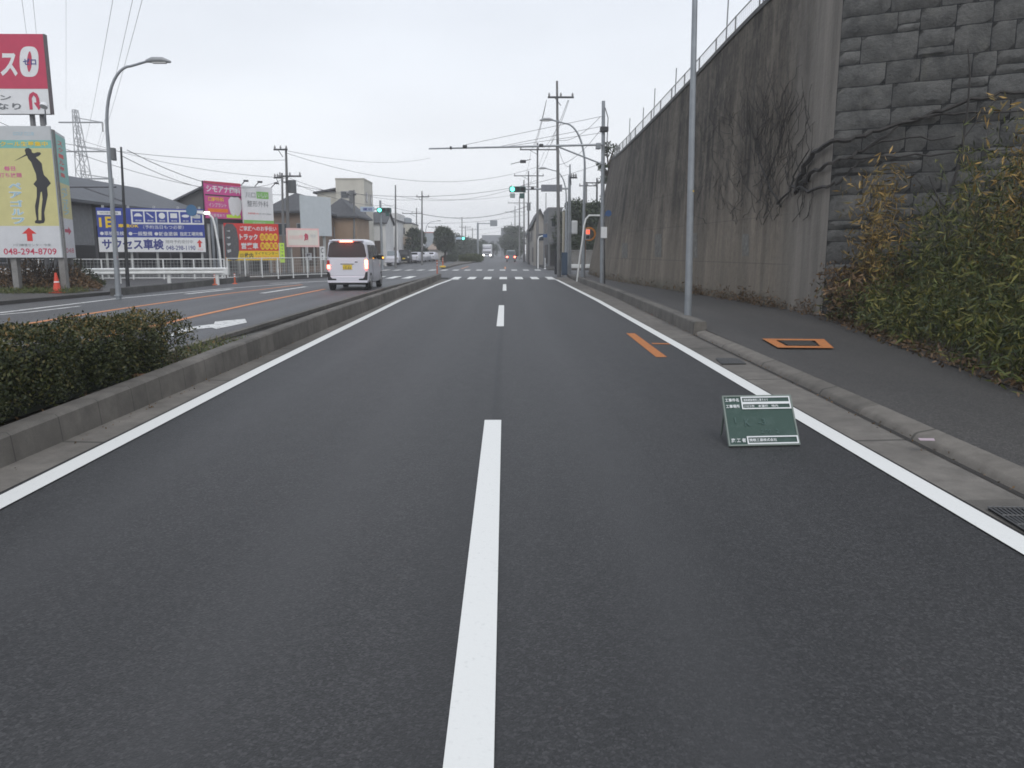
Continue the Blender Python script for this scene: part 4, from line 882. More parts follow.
b_ = gr(583, 279, .12); hz = at(545, 120, b_.y).z - .12; lamp('nearer curved street lamp right of the crossing, arm crossing the big concrete pole', b_, hz, b_.x - at(552, 120, b_.y).x, .11, 2.3)
b_ = Vector((at(565.5, 262, 62).x, 62, .12)); hz = at(545, 168.5, 62).z - .12; lamp('farther curved street lamp behind the big concrete pole, right of the crossing', b_, hz, b_.x - at(546, 168, 62).x, .10, 2.2)
b_ = Vector((at(478, 256, 175).x, 175, .1)); hz = at(478, 223, 175).z
t = thing('sign_gantry', 'far grey pole on the median with a small direction sign on its arm', 'sign', b_); MB().tube([(0, 0, 0), (0, 0, hz)], .22, 8).build('pole', M_POLE, t); e_ = at(491, 224, 175).x - b_.x; MB().tube([(0, 0, hz - .2), (e_, 0, hz - .2)], .12, 6).build('arm', M_POLE, t); MB().box(e_ - .2, -.1, hz - .8, e_ + 1.4, 0, hz + .5).build('sign_plate', mat('sign_back', (.22, .24, .26), .6), t)
p = Vector((at(438.5, 0, 130).x, 130, .1)); hz = at(430, 222, 130).z; t = lamp('distant small street lamp above the left footpath trees', Vector((at(421.5, 0, 128).x, 128, .1)), hz, 1.9, .12, 1.6, side=1)

# ------------------------------------------------------------------ utility poles
def upole(lab, px, yb, yt, Y, r=.16, arms=(), trans=False, grp='utility poles', m=None, base_z=.1, dx=0, ang=0, boxes=()):
    b_ = Vector((at(px, yb, Y).x, Y, base_z)); top = at(px + dx, yt, Y); h = top.z - base_z
    t = thing('utility_pole', lab, 'utility pole', b_, ang, grp)
    MB().tube([(0, 0, -.1), (top.x - b_.x, 0, h)], [r * .85, r * .42], 12).build('pole', m or M_POLEC, t, True)
    for (ya, wl, wr) in arms:
        z_ = at(px, ya, Y).z - base_z; c = MB().box(-wl, -.25, z_ - .05, wr, -.17, z_ + .05).build('crossarm', M_DARK, t)
        n = 3
        for k in range(n):
            x_ = lerp(-wl + .08, wr - .08, k / (n - 1)); MB().tube([(x_, -.21, z_ + .05), (x_, -.21, z_ + .14), (x_, -.21, z_ + .26)], [.04, .07, .03], 8).build('insulator', mat('insulator_grey', (.3, .3, .3), .4), c)
        br_ = MB().tube([(-wl * .5, -.2, z_), (0, -.12, z_ - .45)], .02, 4).build('brace', M_DARK, t)
    if trans:
        z_ = at(px, trans, Y).z - base_z; MB().tube([(.5, -.1, z_ - .45), (.5, -.1, z_ + .35)], .27, 14).build('transformer', mat('transformer_grey', (.10, .105, .11), .5, .3), t); MB().box(.0, -.14, z_ + .2, .45, -.06, z_ + .28).build('bracket', M_DARK, t)
    for (yq, wq, hq) in boxes:
        z_ = at(px, yq, Y).z - base_z; MB().box(-wq, -.3, z_ - hq, wq, -.12, z_ + hq, .02).build('junction_box', mat('box_grey', (.14, .145, .15), .5), t)
    return t
UP = {}
UP['big'] = upole('tall concrete pole with one crossarm, its base beside the blue cabinet', 559, 278, 81, 47.5, .15, [(98, .78, .75)], dx=-2)
MB().tube([(0, 0, -.05), (0, 0, 3.8)], .08, 10).build('cable_duct', mat('duct_tan', (.33, .31, .26), .6), UP['big']).location = (.22, -.16, 0)
upole('slim concrete pole just right of the hanging signal heads', 537.5, 268, 143, 72, .17, [(150, 3.0 * .55, 1.7)])
upole('pole in the distant row left of the slim pole, with a box halfway up', 528.5, 264, 171, 96, .17, [(176, 1.8, 1.8)], boxes=((207, .22, .45),))
upole('distant concrete pole behind the hanging signal heads', 524, 262, 180, 118, .18, [(187, 2, 2)])
upole('thin distant pole left of the signal lamp poles row', 519.5, 261, 196, 150, .2, [(203, 2.2, 2.2)])
upole('small far pole above the grey pickup', 515, 259, 206, 190, .22, [(212, 2.4, 2.4)])
upole('smallest pole at the far end of the right row', 511.5, 258, 222, 240, .24, [(226, 2.4, 2.4)])
upole('grey pole with a pedestrian signal facing the cross street', 570, 276, 164.5, 49.5, .11, [(178, .1, .35)], m=M_POLE)
upole('thin pole with crossarm behind the trees right of the curved lamps', 586.5, 245, 182, 84, .14, [(186, .9, .9)])
upole('dark pole top with a crossarm just left of the thick mast', 597, 240, 178, 76, .18, [(183, 1.4, 1.4)], m=M_DARK)
t = UP['tl'] = upole('pole with a hanging transformer above the tyre board and blank billboard', 288.5, 262, 148, 52, .17, [(150, .55, .35), (176.5, .3, 1.15)], trans=186, dx=-2.5)
upole('plain pole standing next to the transformer pole on the left', 283.5, 262, 173, 51.5, .14, [(178, .3, .2)], dx=-1.5)
upole('dark pole standing left of the road between the street lamp and the blue sign', 128, 290, 147, 26.5, .075, m=M_DARK, base_z=.25, dx=-7, boxes=((155, .06, .2),))
upole('pole with clustered fittings in front of the tall cream building', 354, 262, 190, 64, .14, [(195, .4, .4)], boxes=((197, .16, .5),))
upole('bare pole right of the left signal, in front of the white house', 395.5, 262, 185, 76, .14)
upole('pole with a crossarm and spike above the parked white cars', 422, 263, 191, 92, .16, [(197, .5, 1.0)])
upole('thin pole left of the spiked pole, half hidden by the trees', 416.5, 258, 208, 120, .16, [(213.5, 2, 1)])
for i, (x, yt, Y) in enumerate(((462, 217, 170), (465.5, 226, 190), (472.5, 228, 210), (436, 226, 150))):
    upole(['far pole with a cap left of the distant signal gantry', 'second far pole in the pair over the left treeline', 'faint far pole over the left treeline near the gantry', 'faint far pole behind the round tree'][i], x, 257, yt, Y, .2, [(yt + 1.2, 1.4, 1.4)])
upole('faint pole rising behind the right houses', 546, 240, 193, 110, .12)

# mast with the very long horizontal boom
Y = 34.5; b_ = gr(602, 285.2, .12); Y = b_.y
t = thing('sensor_mast', 'thick grey mast with a very long thin boom reaching left over the road', 'mast', b_)
X = lambda px, py: at(px, py, Y).x - b_.x; Z = lambda px, py: at(px, py, Y).z - .12
MB().tube([(0, 0, -.1), (X(603.5, 101), 0, Z(603, 101))], [.095, .07], 14).build('pole', M_POLE, t, True)
MB().tube([(X(602, 145), -.1, Z(602, 145)), (X(520, 147), -.1, Z(520, 147)), (X(429, 149), -.1, Z(429, 149))], [.045, .04, .03], 8).build('boom', M_POLE, t)
MB().tube([(X(602, 164.5), -.1, Z(602, 164.5)), (X(559, 147.5), -.1, Z(559, 147.5))], .035, 6).build('brace', M_POLE, t)
for (x, y) in ((465, 147), (541, 146), (451, 148.3)): MB().box(X(x, y) - (.09 if x != 451 else .04), -.16, Z(x, y) - .06, X(x, y) + (.09 if x != 451 else .04), -.04, Z(x, y) + .07, .03).build('sensor_head', M_DARK, t)
for p_, q_ in (((602, 116.5), (466, 145)), ((602, 126.5), (499, 147)), ((602, 133), (505, 147))): MB().tube([(X(*p_), -.06, Z(*p_)), (X(*q_), -.1, Z(*q_))], .008, 4, False).build('stay_wire', M_WIRE, t)
MB().box(X(596, 147) - .02, -.24, Z(596, 149.5), X(600.5, 140), .02, Z(598, 143.5), .02).build('camera_box', M_POLE, t); MB().box(X(600, 130), -.18, Z(600, 132), X(608, 130), .1, Z(600, 127), .02).build('clamp', M_DARK, t)
MB().tube([(X(605, 108), -.05, Z(605, 108)), (X(608, 112), -.05, Z(608, 118)), (X(607, 125), -.05, Z(607, 150))], .02, 5).build('cable', M_WIRE, t)
MB().disc((X(608, 214), -.12, Z(606, 213.5)), (0, 1, 0), .13, .02, 24).build('round_plate', mat('plate_blue', (.03, .08, .20), .5), t)
MB().box(X(600.5, 232), -.16, Z(602, 238), X(606.5, 232), -.14, Z(602, 227)).build('plate', C_W, t)
upole('short black pipe strapped to the foot of the boom mast', 604.5, 285, 236, 34.3, .04, m=M_BLACK, base_z=.12, grp=None)
# bent white post with a round blue sign, and the mirror
b_ = gr(577, 279.5, .12); Y = b_.y; t = thing('road_sign', 'bent white signpost leaning right at the kerb beside the traffic mirror', 'sign', b_)
X = lambda px, py: at(px, py, Y).x - b_.x; Z = lambda px, py: at(px, py, Y).z - .12
MB().tube([(0, 0, -.1)] + [(X(x, y), 0, Z(x, y)) for x, y in ((580, 256), (582.5, 240), (584, 226), (586, 219), (589, 215.5), (600, 215.5))], .045, 8).build('pole', M_WHITE, t, True)
MB().disc((X(603, 215.5), -.05, Z(603, 215.5)), (0, 1, 0), .12, .02, 20).build('round_plate', mat('plate_blue', (.03, .08, .20), .5), t)
b_ = Vector((at(584.5, 275, 46).x, 46, .12)); Y = 46; t = thing('traffic_mirror', 'round orange rimmed traffic mirror left of the thick mast', 'traffic mirror', b_)
X = lambda px, py: at(px, py, Y).x - b_.x; Z = lambda px, py: at(px, py, Y).z - .12
MB().tube([(0, 0, -.1), (0, 0, Z(585, 228))], .04, 8).build('pole', mat('mirror_orange', (.55, .20, .03), .5), t)
MB().disc((X(589, 234), -.08, Z(589, 234)), (-.15, 1, 0), .40, .05, 30).build('rim', mat('mirror_orange', (.55, .20, .03), .5), t); MB().disc((X(589, 234), -.115, Z(589, 234)), (-.15, 1, 0), .29, .02, 30).build('mirror_face', mat('mirror_glass', (.35, .34, .30), .12, .9), t)
def pedsig(t, x, z, lit, w=.3, h=.75):
    hs = MB().box(x - w / 2, -.28, z - h / 2, x + w / 2, -.08, z + h / 2, .02).build('pedestrian_signal', mat('signal_housing', (.40, .42, .43), .5, .2), t)
    MB().box(x - w * .4, -.285, z + .02, x + w * .4, -.283, z + h * .42).build('red_lamp', mat('ped_red', (1, .12, .06), emit=1.1) if lit else M_BLACK, hs); MB().box(x - w * .4, -.285, z - h * .42, x + w * .4, -.283, z - .04).build('green_lamp', M_BLACK, hs)
b_ = Vector((at(583.5, 276, 45.4).x, 45.4, .12)); t = thing('pedestrian_signal', 'pedestrian signal showing red, mounted low in front of the traffic mirror', 'signal', b_); z_ = at(587, 234.5, 45.4).z - .12; MB().tube([(0, 0, -.1), (0, 0, z_ + .4)], .05, 8).build('pole', M_POLE, t); pedsig(t, at(587.3, 234, 45.4).x - b_.x, z_, True, .26, .6)
t = [o for o in COL.objects if o.name.startswith('utility_pole') and o.get('label', '').startswith('grey pole with a pedestrian')][0]
z_ = at(572, 227.5, 49.5).z - .1; MB().box(.05, -.2, z_ - .42, .42, .15, z_ + .42, .06).build('signal_head', mat('signal_back_white', (.55, .57, .58), .5), t)

# ------------------------------------------------------------------ traffic signals
M_GREEN = mat('signal_green', (.12, 1.0, .72), emit=3.2); M_SIGH = mat('signal_green_housing', (.06, .12, .11), .5, .2); M_LENS = mat('dark_lens', (.02, .02, .022), .3)
def sighead(t, x, y, z, w=1.2, h=.40):
    hs = MB().box(x - w / 2, y - .1, z - h / 2, x + w / 2, y + .08, z + h / 2, .05).build('signal_head', M_SIGH, t)
    for k in range(3):
        cx_ = x + (k - 1) * w * .31; MB().disc((cx_, y - .115, z), (0, 1, 0), h * .37, .03, 18).build('lens', M_GREEN if k == 0 else M_LENS, hs)
        mv = MB(); n = 10; rows = [[(cx_ + h * .42 * math.cos(R(10 + 160 * i / n)), yy, z + h * .42 * math.sin(R(10 + 160 * i / n))) for i in range(n + 1)] for yy in (y - .1, y - .30)]; mv.grid(rows).build('visor', M_SIGH, hs)
Y = 49.5; b_ = Vector((at(568.3, 276, Y).x, Y, .12)); t = thing('traffic_signal', 'green traffic signal on a long arm over the right lanes', 'traffic light', b_)
X = lambda px, py: at(px, py, Y).x - b_.x; Z = lambda px, py: at(px, py, Y).z - .12
MB().tube([(0, 0, -.1), (0, 0, Z(567, 175))], [.11, .08], 12).build('pole', M_POLE, t); MB().tube([(0, 0, Z(567, 188.5)), (X(511, 189.5), 0, Z(511, 189.5))], [.06, .045], 8).build('arm', M_POLE, t)
sighead(t, X(517.5, 189.5), -.12, Z(517, 189.5), 1.03, .36)
MB().box(X(510, 195), -.15, Z(510, 198), X(515, 195), -.05, Z(510, 193.5)).build('plate', mat('signal_plate_grey', (.32, .36, .36), .5), t); MB().box(X(519.5, 195), -.25, Z(510, 198.5), X(524.5, 195), .05, Z(510, 193.5), .03).build('rear_signal', M_SIGH, t)
MB().box(X(541, 188), -.16, Z(540, 191.8), X(562, 188), -.1, Z(540, 184.8), .02).build('sign_plate', mat('name_plate_back', (.20, .21, .235), .55, var=.15), t); MB().tube([(X(531, 188), 0, Z(531, 188)), (X(534, 188), 0, Z(534, 188))], .1, 8).build('clamp', M_DARK, t)
Y = 66; b_ = Vector((at(382, 262, Y).x, Y, .1)); t = thing('traffic_signal', 'green traffic signal with pale name plate in front of the cream block', 'traffic light', b_)
X = lambda px, py: at(px, py, Y).x - b_.x; Z = lambda px, py: at(px, py, Y).z - .1
MB().tube([(0, 0, -.1), (0, 0, Z(382, 200.5))], [.13, .09], 12).build('pole', M_POLE, t); MB().tube([(X(374, 209), 0, Z(375, 209)), (X(390, 210), 0, Z(390, 210))], .05, 8).build('arm', M_POLE, t)
sighead(t, X(384.5, 210), -.15, Z(382, 210.3), 1.2, .40); MB().box(X(386, 215), -.2, Z(386, 216), X(389.5, 215), 0, Z(386, 211.8), .03).build('rear_signal', M_SIGH, t)
MB().box(X(360.5, 209), -.1, Z(360, 211.7), X(374.5, 209), -.04, Z(360, 206.8), .01).build('sign_plate', mat('name_plate', (.42, .50, .60), .5), t); textmesh('蓮沼', X(363, 209), Z(360, 210.8), X(372, 209), Z(360, 207.8), -.105, 'lettering', C_NV, t, .02); MB().tube([(X(374.5, 209), -.02, Z(374, 209)), (0, -.02, Z(374, 209))], .05, 6).build('bracket', M_POLE, t)
MB().box(X(369, 226), -.05, Z(369, 231), X(374, 226), 0, Z(369, 218), .01).build('sign_panel', mat('panel_cream', (.55, .55, .52), .6), t) if False else None
Y = 150; b_ = Vector((at(455.5, 259, Y).x, Y, .1)); t = thing('traffic_signal', 'distant green traffic signal in front of the dark treeline on the left', 'traffic light', b_)
X = lambda px, py: at(px, py, Y).x - b_.x; Z = lambda px, py: at(px, py, Y).z - .1
MB().tube([(0, 0, 0), (0, 0, Z(455, 234))], .14, 8).build('pole', M_POLE, t); MB().tube([(0, 0, Z(455, 238)), (X(466, 238), 0, Z(466, 238))], .06, 6).build('arm', M_POLE, t); sighead(t, X(465.5, 238), -.2, Z(465, 238.5), 1.3, .5)
MB().disc((X(465.5, 238) - .40, -.33, Z(465, 238.5)), (0, 1, 0), .23, .03, 14).build('lens', M_GREEN, t)
MB().box(X(456, 238), -.15, Z(456, 239.5), X(461.5, 238), -.1, Z(456, 237)).build('sign_plate', mat('name_plate', (.42, .50, .60), .5), t)
# ------------------------------------------------------------------ right corner furniture
b_ = Vector((at(564.5, 275, 46.6).x, 46.6, .13)); t = thing('utility_cabinet', 'dark blue metal cabinet between the big concrete pole and the signal pole', 'cabinet', b_)
MB().box(-.16, 0, 0, .17, .4, 1.35, .02).build('body', mat('cabinet_blue', (.035, .06, .10), .5, .2), t); MB().box(-.13, -.012, .1, .14, -.002, 1.28, .004).build('door', mat('cabinet_door', (.045, .075, .12), .5, .2), t)
b_ = Vector((at(556.5, 275, 48.2).x, 48.2, .13)); t = thing('utility_cabinet', 'narrow black cabinet on the road side of the big concrete pole', 'cabinet', b_)
MB().box(-.12, 0, 0, .1, .3, 1.45, .02).build('body', mat('cabinet_black', (.02, .022, .028), .5), t); MB().box(-.1, -.012, .1, .08, -.002, 1.38, .004).build('door', mat('cabinet_black2', (.03, .032, .04), .5), t)
b_ = Vector((at(538, 268, 66).x, 66, .12)); t = thing('road_sign', 'bent white pole with a small blue sign beyond the crossing on the right', 'sign', b_); zt = at(538, 236, 66).z - .12
MB().tube([(0, 0, 0), (0, 0, zt - .3), (.08, 0, zt - .08), (.3, 0, zt), (.55, 0, zt)], .05, 8).build('pole', M_WHITE, t, True); MB().box(.4, -.08, zt - .12, .75, -.05, zt + .15).build('sign_plate', mat('plate_blue', (.03, .08, .20), .5), t)
b_ = Vector((at(545, 269, 64).x, 64, .12)); delin('white and orange bollard on the far right corner of the crossing', b_, .9, C_W)
lowwall = thing('boundary_wall', 'grey block wall beyond the cross street on the far right corner', 'wall', (0, 0, 0))
x0, x1 = at(571, 260, 66).x, at(640, 260, 66).x
MB().box(x0, 66, .1, x1, 66.2, at(575, 251, 66).z, 0).build('wall_face', mat('block_wall', (.17, .165, .155), .9, var=.3, vscale=2.5), lowwall); MB().box(x0 - .05, 65.95, at(575, 251, 66).z, x1, 66.25, at(575, 250, 66).z).build('coping', M_CONC, lowwall)
tag(MB().box(at(573, 0, 57).x, 57, .35, at(596, 0, 57).x, 57.12, .62, .03).build('kerb_rail', M_WHITE, None), 'low white rail across the mouth of the side street', 'rail')

# ------------------------------------------------------------------ vehicles
def loft(st, nseg=8):
    """st: list of (y, z0, z1, halfwidth_bottom, halfwidth_top, corner) cross-sections, rounded boxes with tumblehome"""
    rows = []
    for (y, z0, z1, wb, wt, c) in st:
        ring = []; zm = z0 + (z1 - z0) * .48
        def W_(z): return wb if z <= zm else lerp(wb, wt, ((z - zm) / max(z1 - zm, 1e-6)) ** 1.5)
        for (sx_, zz, a0) in ((1, z0 + c * .6, -90), (1, z1 - c, 0), (-1, z1 - c, 90), (-1, z0 + c * .6, 180)):
            cc = c * .6 if zz < zm else c
            for k in range(5):
                a = R(a0 + 22.5 * k); zz_ = zz + cc * math.sin(a); xw = W_(zz_) - cc; ring.append((sx_ * xw + cc * math.cos(a), y, zz_))
            if (sx_, a0) == (1, -90):
                for k in range(1, 7): zq = lerp(z0 + c * .6, z1 - c, k / 7); ring.append((W_(zq), y, zq))
            if (sx_, a0) == (-1, 90):
                for k in range(1, 7): zq = lerp(z1 - c, z0 + c * .6, k / 7); ring.append((-W_(zq), y, zq))
        rows.append(ring)
    mb = MB(); n = len(rows[0]); mb.v = [p for r_ in rows for p in r_]
    mb.f = [(i * n + j, i * n + (j + 1) % n, (i + 1) * n + (j + 1) % n, (i + 1) * n + j) for i in range(len(rows) - 1) for j in range(n)]
    mb.f += [tuple(range(n)), tuple((len(rows) - 1) * n + j for j in range(n))]; return mb
M_CARW = mat('car_white', (.66, .66, .72), .3, coat=.6); M_TAIL = mat('tail_lamp_red', (1, .10, .06), emit=14.0); M_TAILD = mat('tail_lamp_dim', (.35, .02, .02), .25); M_AMB = mat('amber_lamp', (1, .42, .05), emit=2.5); M_RIM = mat('wheel_rim', (.35, .36, .37), .35, .7); M_PLY = mat('plate_yellow', (.72, .52, .05), .5); M_HEAD = mat('head_lamp', (1, .98, .9), emit=6)
def wheel(t, x, y, r, w):
    wh = MB().disc((x, y, r), (1, 0, 0), r, w, 24).build('wheel', M_RUB, t, True)
    MB().disc((x + (w / 2 + .003) * (1 if x > 0 else -1), y, r), (1, 0, 0), r * .62, .012, 18).build('rim', M_RIM, wh); return wh
van = thing('van', 'white compact van with lit red tail lamps and yellow plate beyond the median', 'van', (-5.57, 27.6, .155), R(.6))
hw = .735
bw_ = loft([(.03, .36, 1.66, hw - .05, hw - .16, .10), (.0, .34, 1.0, hw - .03, hw - .03, .08)][:0] + [(0.0, .34, 1.60, hw - .10, hw - .20, .14), (.035, .30, 1.70, hw - .035, hw - .13, .14), (.10, .26, 1.765, hw, hw - .09, .14), (.30, .24, 1.79, hw, hw - .085, .13), (1.2, .24, 1.795, hw, hw - .085, .13), (2.0, .24, 1.77, hw, hw - .09, .13), (2.45, .24, 1.66, hw, hw - .11, .13), (2.75, .24, 1.36, hw, hw - .09, .12), (2.98, .24, 1.04, hw, hw - .05, .10), (3.28, .26, .94, hw - .02, hw - .07, .10), (3.39, .32, .84, hw - .10, hw - .15, .10)])
bw_.build('body', M_CARW, van, True)
def rearpanel(name, pts, m, parent=van, y=-.004, th=.02, curve=.03):
    f = lambda x, z: y + curve * (abs(x) / hw) ** 4 + max(0, z - .95) * .022
    return MB().poly([(x, 0, z) for x, z in pts], th, (0, -1, 0)), f
def rp(name, pts, m, parent=van, y=-.006, th=.03):
    mb = MB().poly([(x, 0, z) for x, z in pts], th, (0, -1, 0)); mb.v = [(a, b_ + y, c_) for a, b_, c_ in mb.v]; return mb.build(name, m, parent)
rp('rear_window', [(-.64, 1.16), (-.68, 1.20), (-.615, 1.58), (-.565, 1.655), (-.44, 1.69), (.44, 1.69), (.565, 1.655), (.615, 1.58), (.68, 1.20), (.64, 1.16)], mat('privacy_glass', (.045, .028, .030), .12, spec=.6), y=-.012)
MB().box(-.60, -.10, 1.715, .60, .06, 1.765, .02).build('spoiler', M_CARW, van); MB().box(-.22, -.112, 1.685, .22, -.05, 1.735, .005).build('brake_lamp', M_TAIL, van)
rp('rear_door', [(-.60, .52), (-.62, 1.12), (.62, 1.12), (.60, .52)], M_CARW, y=-.014)
for s_ in (-1, 1):
    a, b_ = (s_ * .615, s_ * .715); MB().box(min(a, b_), -.028, .76, max(a, b_), .05, .90, .02).build('tail_lamp', M_TAIL, van)
    MB().box(min(a, b_), -.024, .90, max(a, b_), .05, 1.06, .02).build('tail_lamp', mat('tail_amber', (1, .28, .12)) if False else M_TAILD if s_ < 0 else mat('tail_amber', (1, .28, .12), emit=10.0), van)
    rp('bumper_vent', [(s_ * .40, .36), (s_ * .70, .36), (s_ * .715, .66), (s_ * .64, .64), (s_ * .60, .48), (s_ * .54, .42), (s_ * .40, .41)], M_BLACK, y=-.05, th=.03)
MB().box(-.72, -.045, .30, .72, .08, .50, .03).build('bumper', M_CARW, van); MB().box(-.62, -.03, .20, .62, .1, .31, .02).build('lower_skirt', M_BLACK, van); MB().box(-.70, -.06, .27, .70, .02, .315, .01).build('skirt_trim', M_CARW, van)
pl_ = MB().box(-.165, -.03, .735, .165, -.012, .90, .005).build('number_plate', M_PLY, van); textmesh('足立 480', -.10, .84, .10, .88, -.0315, 'lettering', C_BK, pl_, .01); textmesh('13-65', -.13, .755, .13, .825, -.0315, 'lettering', C_BK, pl_, .015)
MB().box(-.24, -.034, .915, .24, -.012, .945, .008).build('plate_trim', mat('chrome', (.35, .35, .36), .2, .9), van)
MB().box(.27, -.028, .98, .37, -.016, 1.02, .003).build('badge', mat('chrome', (.35, .35, .36), .2, .9), van)
for s_ in (-1, 1):
    for (y0, y1, y2, y3) in ((.18, .22, .98, .98), (1.06, 1.06, 1.86, 1.86), (1.95, 1.95, 2.28, 2.62)):
        mb = MB(); rows = []
        for z_, ya, yb in ((1.10, y0, y3), (1.36, lerp(y0, y1, .5), lerp(y3, y2, .5)), (1.60, y1, y2)):
            zm = .24 + 1.55 * .48; wx = lerp(hw, hw - .085, ((z_ - zm) / (1.79 - zm)) ** 1.5) + .006; rows.append([(s_ * wx, ya, z_), (s_ * wx, yb, z_)])
        mb.grid(rows).build('side_window', mat('side_glass', (.03, .03, .034), .08, spec=.7), van)
    MB().box(s_ * (hw + .003) - .003, 1.02, .36, s_ * (hw + .003) + .003, 1.03, 1.08).build('door_gap', M_BLACK, van)
    hb = MB().box(s_ * (hw + .012) - .012, 1.10, .98, s_ * (hw + .012) + .012, 1.28, 1.02, .006).build('door_handle', M_CARW, van)
    mi = MB().box(min(s_ * (hw - .02), s_ * (hw + .20)), 2.36, 1.06, max(s_ * (hw - .02), s_ * (hw + .20)), 2.50, 1.24, .04).build('wing_mirror', M_BLACK, van)
    if s_ > 0: MB().box(hw + .16, 2.335, 1.10, hw + .21, 2.38, 1.16, .008).build('turn_lamp', M_AMB, mi)
    for y in (.52, 2.96 - .0): 
        wheel(van, s_ * (hw - .085), y if y < 1 else 2.95, .275, .165)
        ym = y if y < 1 else 2.95; P = [(s_ * (hw + .004), ym + .34 * math.cos(R(a)), .275 + .34 * math.sin(R(a))) for a in range(-8, 189, 14)]; Q = [(s_ * (hw + .004), ym + .275 * math.cos(R(a)), .275 + .275 * math.sin(R(a))) for a in range(188, -9, -14)]
        MB().poly(P + Q, None, (s_, 0, 0)).build('wheel_arch', M_BLACK, van)
MB().tube([(-.3, .1, .27), (.3, .1, .27)], .06, 8).build('axle', M_BLACK, van)

def smallcar(lab, name, cat, loc, rz, st, glassm, bodym, wheels, hw, lights='none', win=(), L=4.2, grp=None, plate=None):
    t = thing(name, lab, cat, loc, rz, grp); loft(st).build('body', bodym, t, True)
    for nm, pts, yy in win: MB().poly([(x, yy, z) for x, z in pts], .02, (0, -1 if yy < L / 2 else 1, 0)).build(nm, glassm, t)
    for (x, y, r) in wheels: wheel(t, x, y, r, .2)
    lm = {'tail': M_TAIL, 'head': M_HEAD, 'none': mat('lamp_off', (.5, .5, .5), .2)}[lights]
    for s_ in (-1, 1): MB().box(min(s_ * (hw - .26), s_ * (hw - .04)), -.06, .66, max(s_ * (hw - .26), s_ * (hw - .04)), .05, .84, .02).build('tail_lamp' if lights == 'tail' else 'head_lamp', lm, t)
    if plate: MB().box(-.17, -.07, .5, .17, -.04, .66).build('number_plate', plate, t)
    return t
SED = lambda hw, L, H: [(0, .35, .85, hw - .1, hw - .15, .1), (.12, .25, .98, hw, hw - .04, .12), (.9, .22, 1.05, hw, hw - .05, .12), (1.5, .22, H - .03, hw, hw - .22, .14), (2.2, .22, H, hw, hw - .22, .14), (3.0, .22, H - .06, hw, hw - .2, .14), (L - .5, .24, 1.0, hw, hw - .08, .12), (L, .35, .85, hw - .1, hw - .15, .1)]
BOXY = lambda hw, L, H: [(0, .32, H - .14, hw - .07, hw - .16, .12), (.1, .26, H - .03, hw, hw - .1, .12), (.5, .24, H, hw, hw - .1, .12), (L * .6, .24, H, hw, hw - .1, .12), (L * .76, .24, H - .15, hw, hw - .12, .12), (L * .88, .24, 1.0, hw, hw - .07, .1), (L, .32, .86, hw - .08, hw - .12, .1)]
# white car facing us by the left kerb
p = at(391, 264, 84); smallcar('white car facing the camera, parked at the left kerb beyond the crossing', 'parked_car', 'car', (p.x, 84, .1), R(4), [(0, .3, .72, .70, .62, .08), (.15, .22, .86, .8, .72, .1), (.75, .22, 1.0, .82, .74, .1), (1.3, .22, 1.5, .82, .64, .14), (3.2, .22, 1.55, .82, .64, .14), (3.9, .24, 1.1, .82, .72, .12), (4.1, .35, .9, .72, .66, .1)], M_GLASS, M_CARW, [(-.72, .7, .29), (.72, .7, .29), (.72, 3.3, .29), (-.72, 3.3, .29)], .82, 'none', L=4.1)
MB().poly([(-.66, .70, 1.05), (.66, .70, 1.05), (.56, 1.16, 1.50), (-.56, 1.16, 1.50)], .02, (0, -.7, .7)).build('windscreen', mat('windscreen_sheen', (.22, .25, .27), .1), [o for o in COL.objects if o.name == 'parked_car'][0])
p = at(404, 263, 100); smallcar('black boxy car seen from behind, left of the crossing beyond the white van', 'parked_car', 'car', (p.x, 100, .1), 0, BOXY(.72, 3.4, 1.7), mat('smoke_glass', (.09, .09, .095), .15), mat('car_black', (.02, .02, .023), .35), [(-.6, .5, .28), (.6, .5, .28), (.6, 2.8, .28)], .72, 'none', [('rear_window', [(-.5, 1.05), (-.46, 1.5), (.46, 1.5), (.5, 1.05)], -.02)], 3.4, plate=M_PLY)
for i, (x, Y, lab) in enumerate(((412, 104, 'white car with a dark window right of the black boxy car'), (419.5, 112, 'second white car in the row right of the black boxy car'), (429, 122, 'third and farthest white car in the row beyond the crossing'))):
    p = at(x, 263, Y); smallcar(lab, 'parked_car', 'car', (p.x, Y, .1), R(-8), SED(.84, 4.3, 1.42), M_GLASS, M_CARW, [(-.7, .8, .3), (.7, .8, .3), (.7, 3.5, .3)], .84, 'none', [('rear_window', [(-.55, 1.0), (-.5, 1.3), (.5, 1.3), (.55, 1.0)], .95)], 4.3, grp='white cars parked beyond the crossing')
p = at(511, 260, 118); t = smallcar('grey van with lit red tail lamps driving away in the right lane', 'driving_van', 'van', (p.x, 118, .01), 0, BOXY(.74, 3.3, 1.78), mat('van_glass', (.12, .15, .17), .1), mat('car_grey', (.20, .24, .26), .4), [(-.6, .5, .28), (.6, .5, .28)], .74, 'tail', [('rear_window', [(-.58, 1.05), (-.52, 1.58), (.52, 1.58), (.58, 1.05)], -.02)], 3.3)
p = at(487, 257, 190); t = thing('lorry', 'oncoming white lorry with bright headlamps far down the road', 'truck', (p.x, 190, .01))
loft([(0, .5, 1.95, 1.05, 1.0, .12), (.12, .45, 2.2, 1.1, 1.0, .14), (1.8, .5, 2.35, 1.1, 1.0, .12)]).build('cab', M_CARW, t, True); MB().poly([(-.95, -.02, 1.3), (.95, -.02, 1.3), (.88, .02, 1.95), (-.88, .02, 1.95)], .03, (0, -1, 0)).build('windscreen', M_GLASS, t)
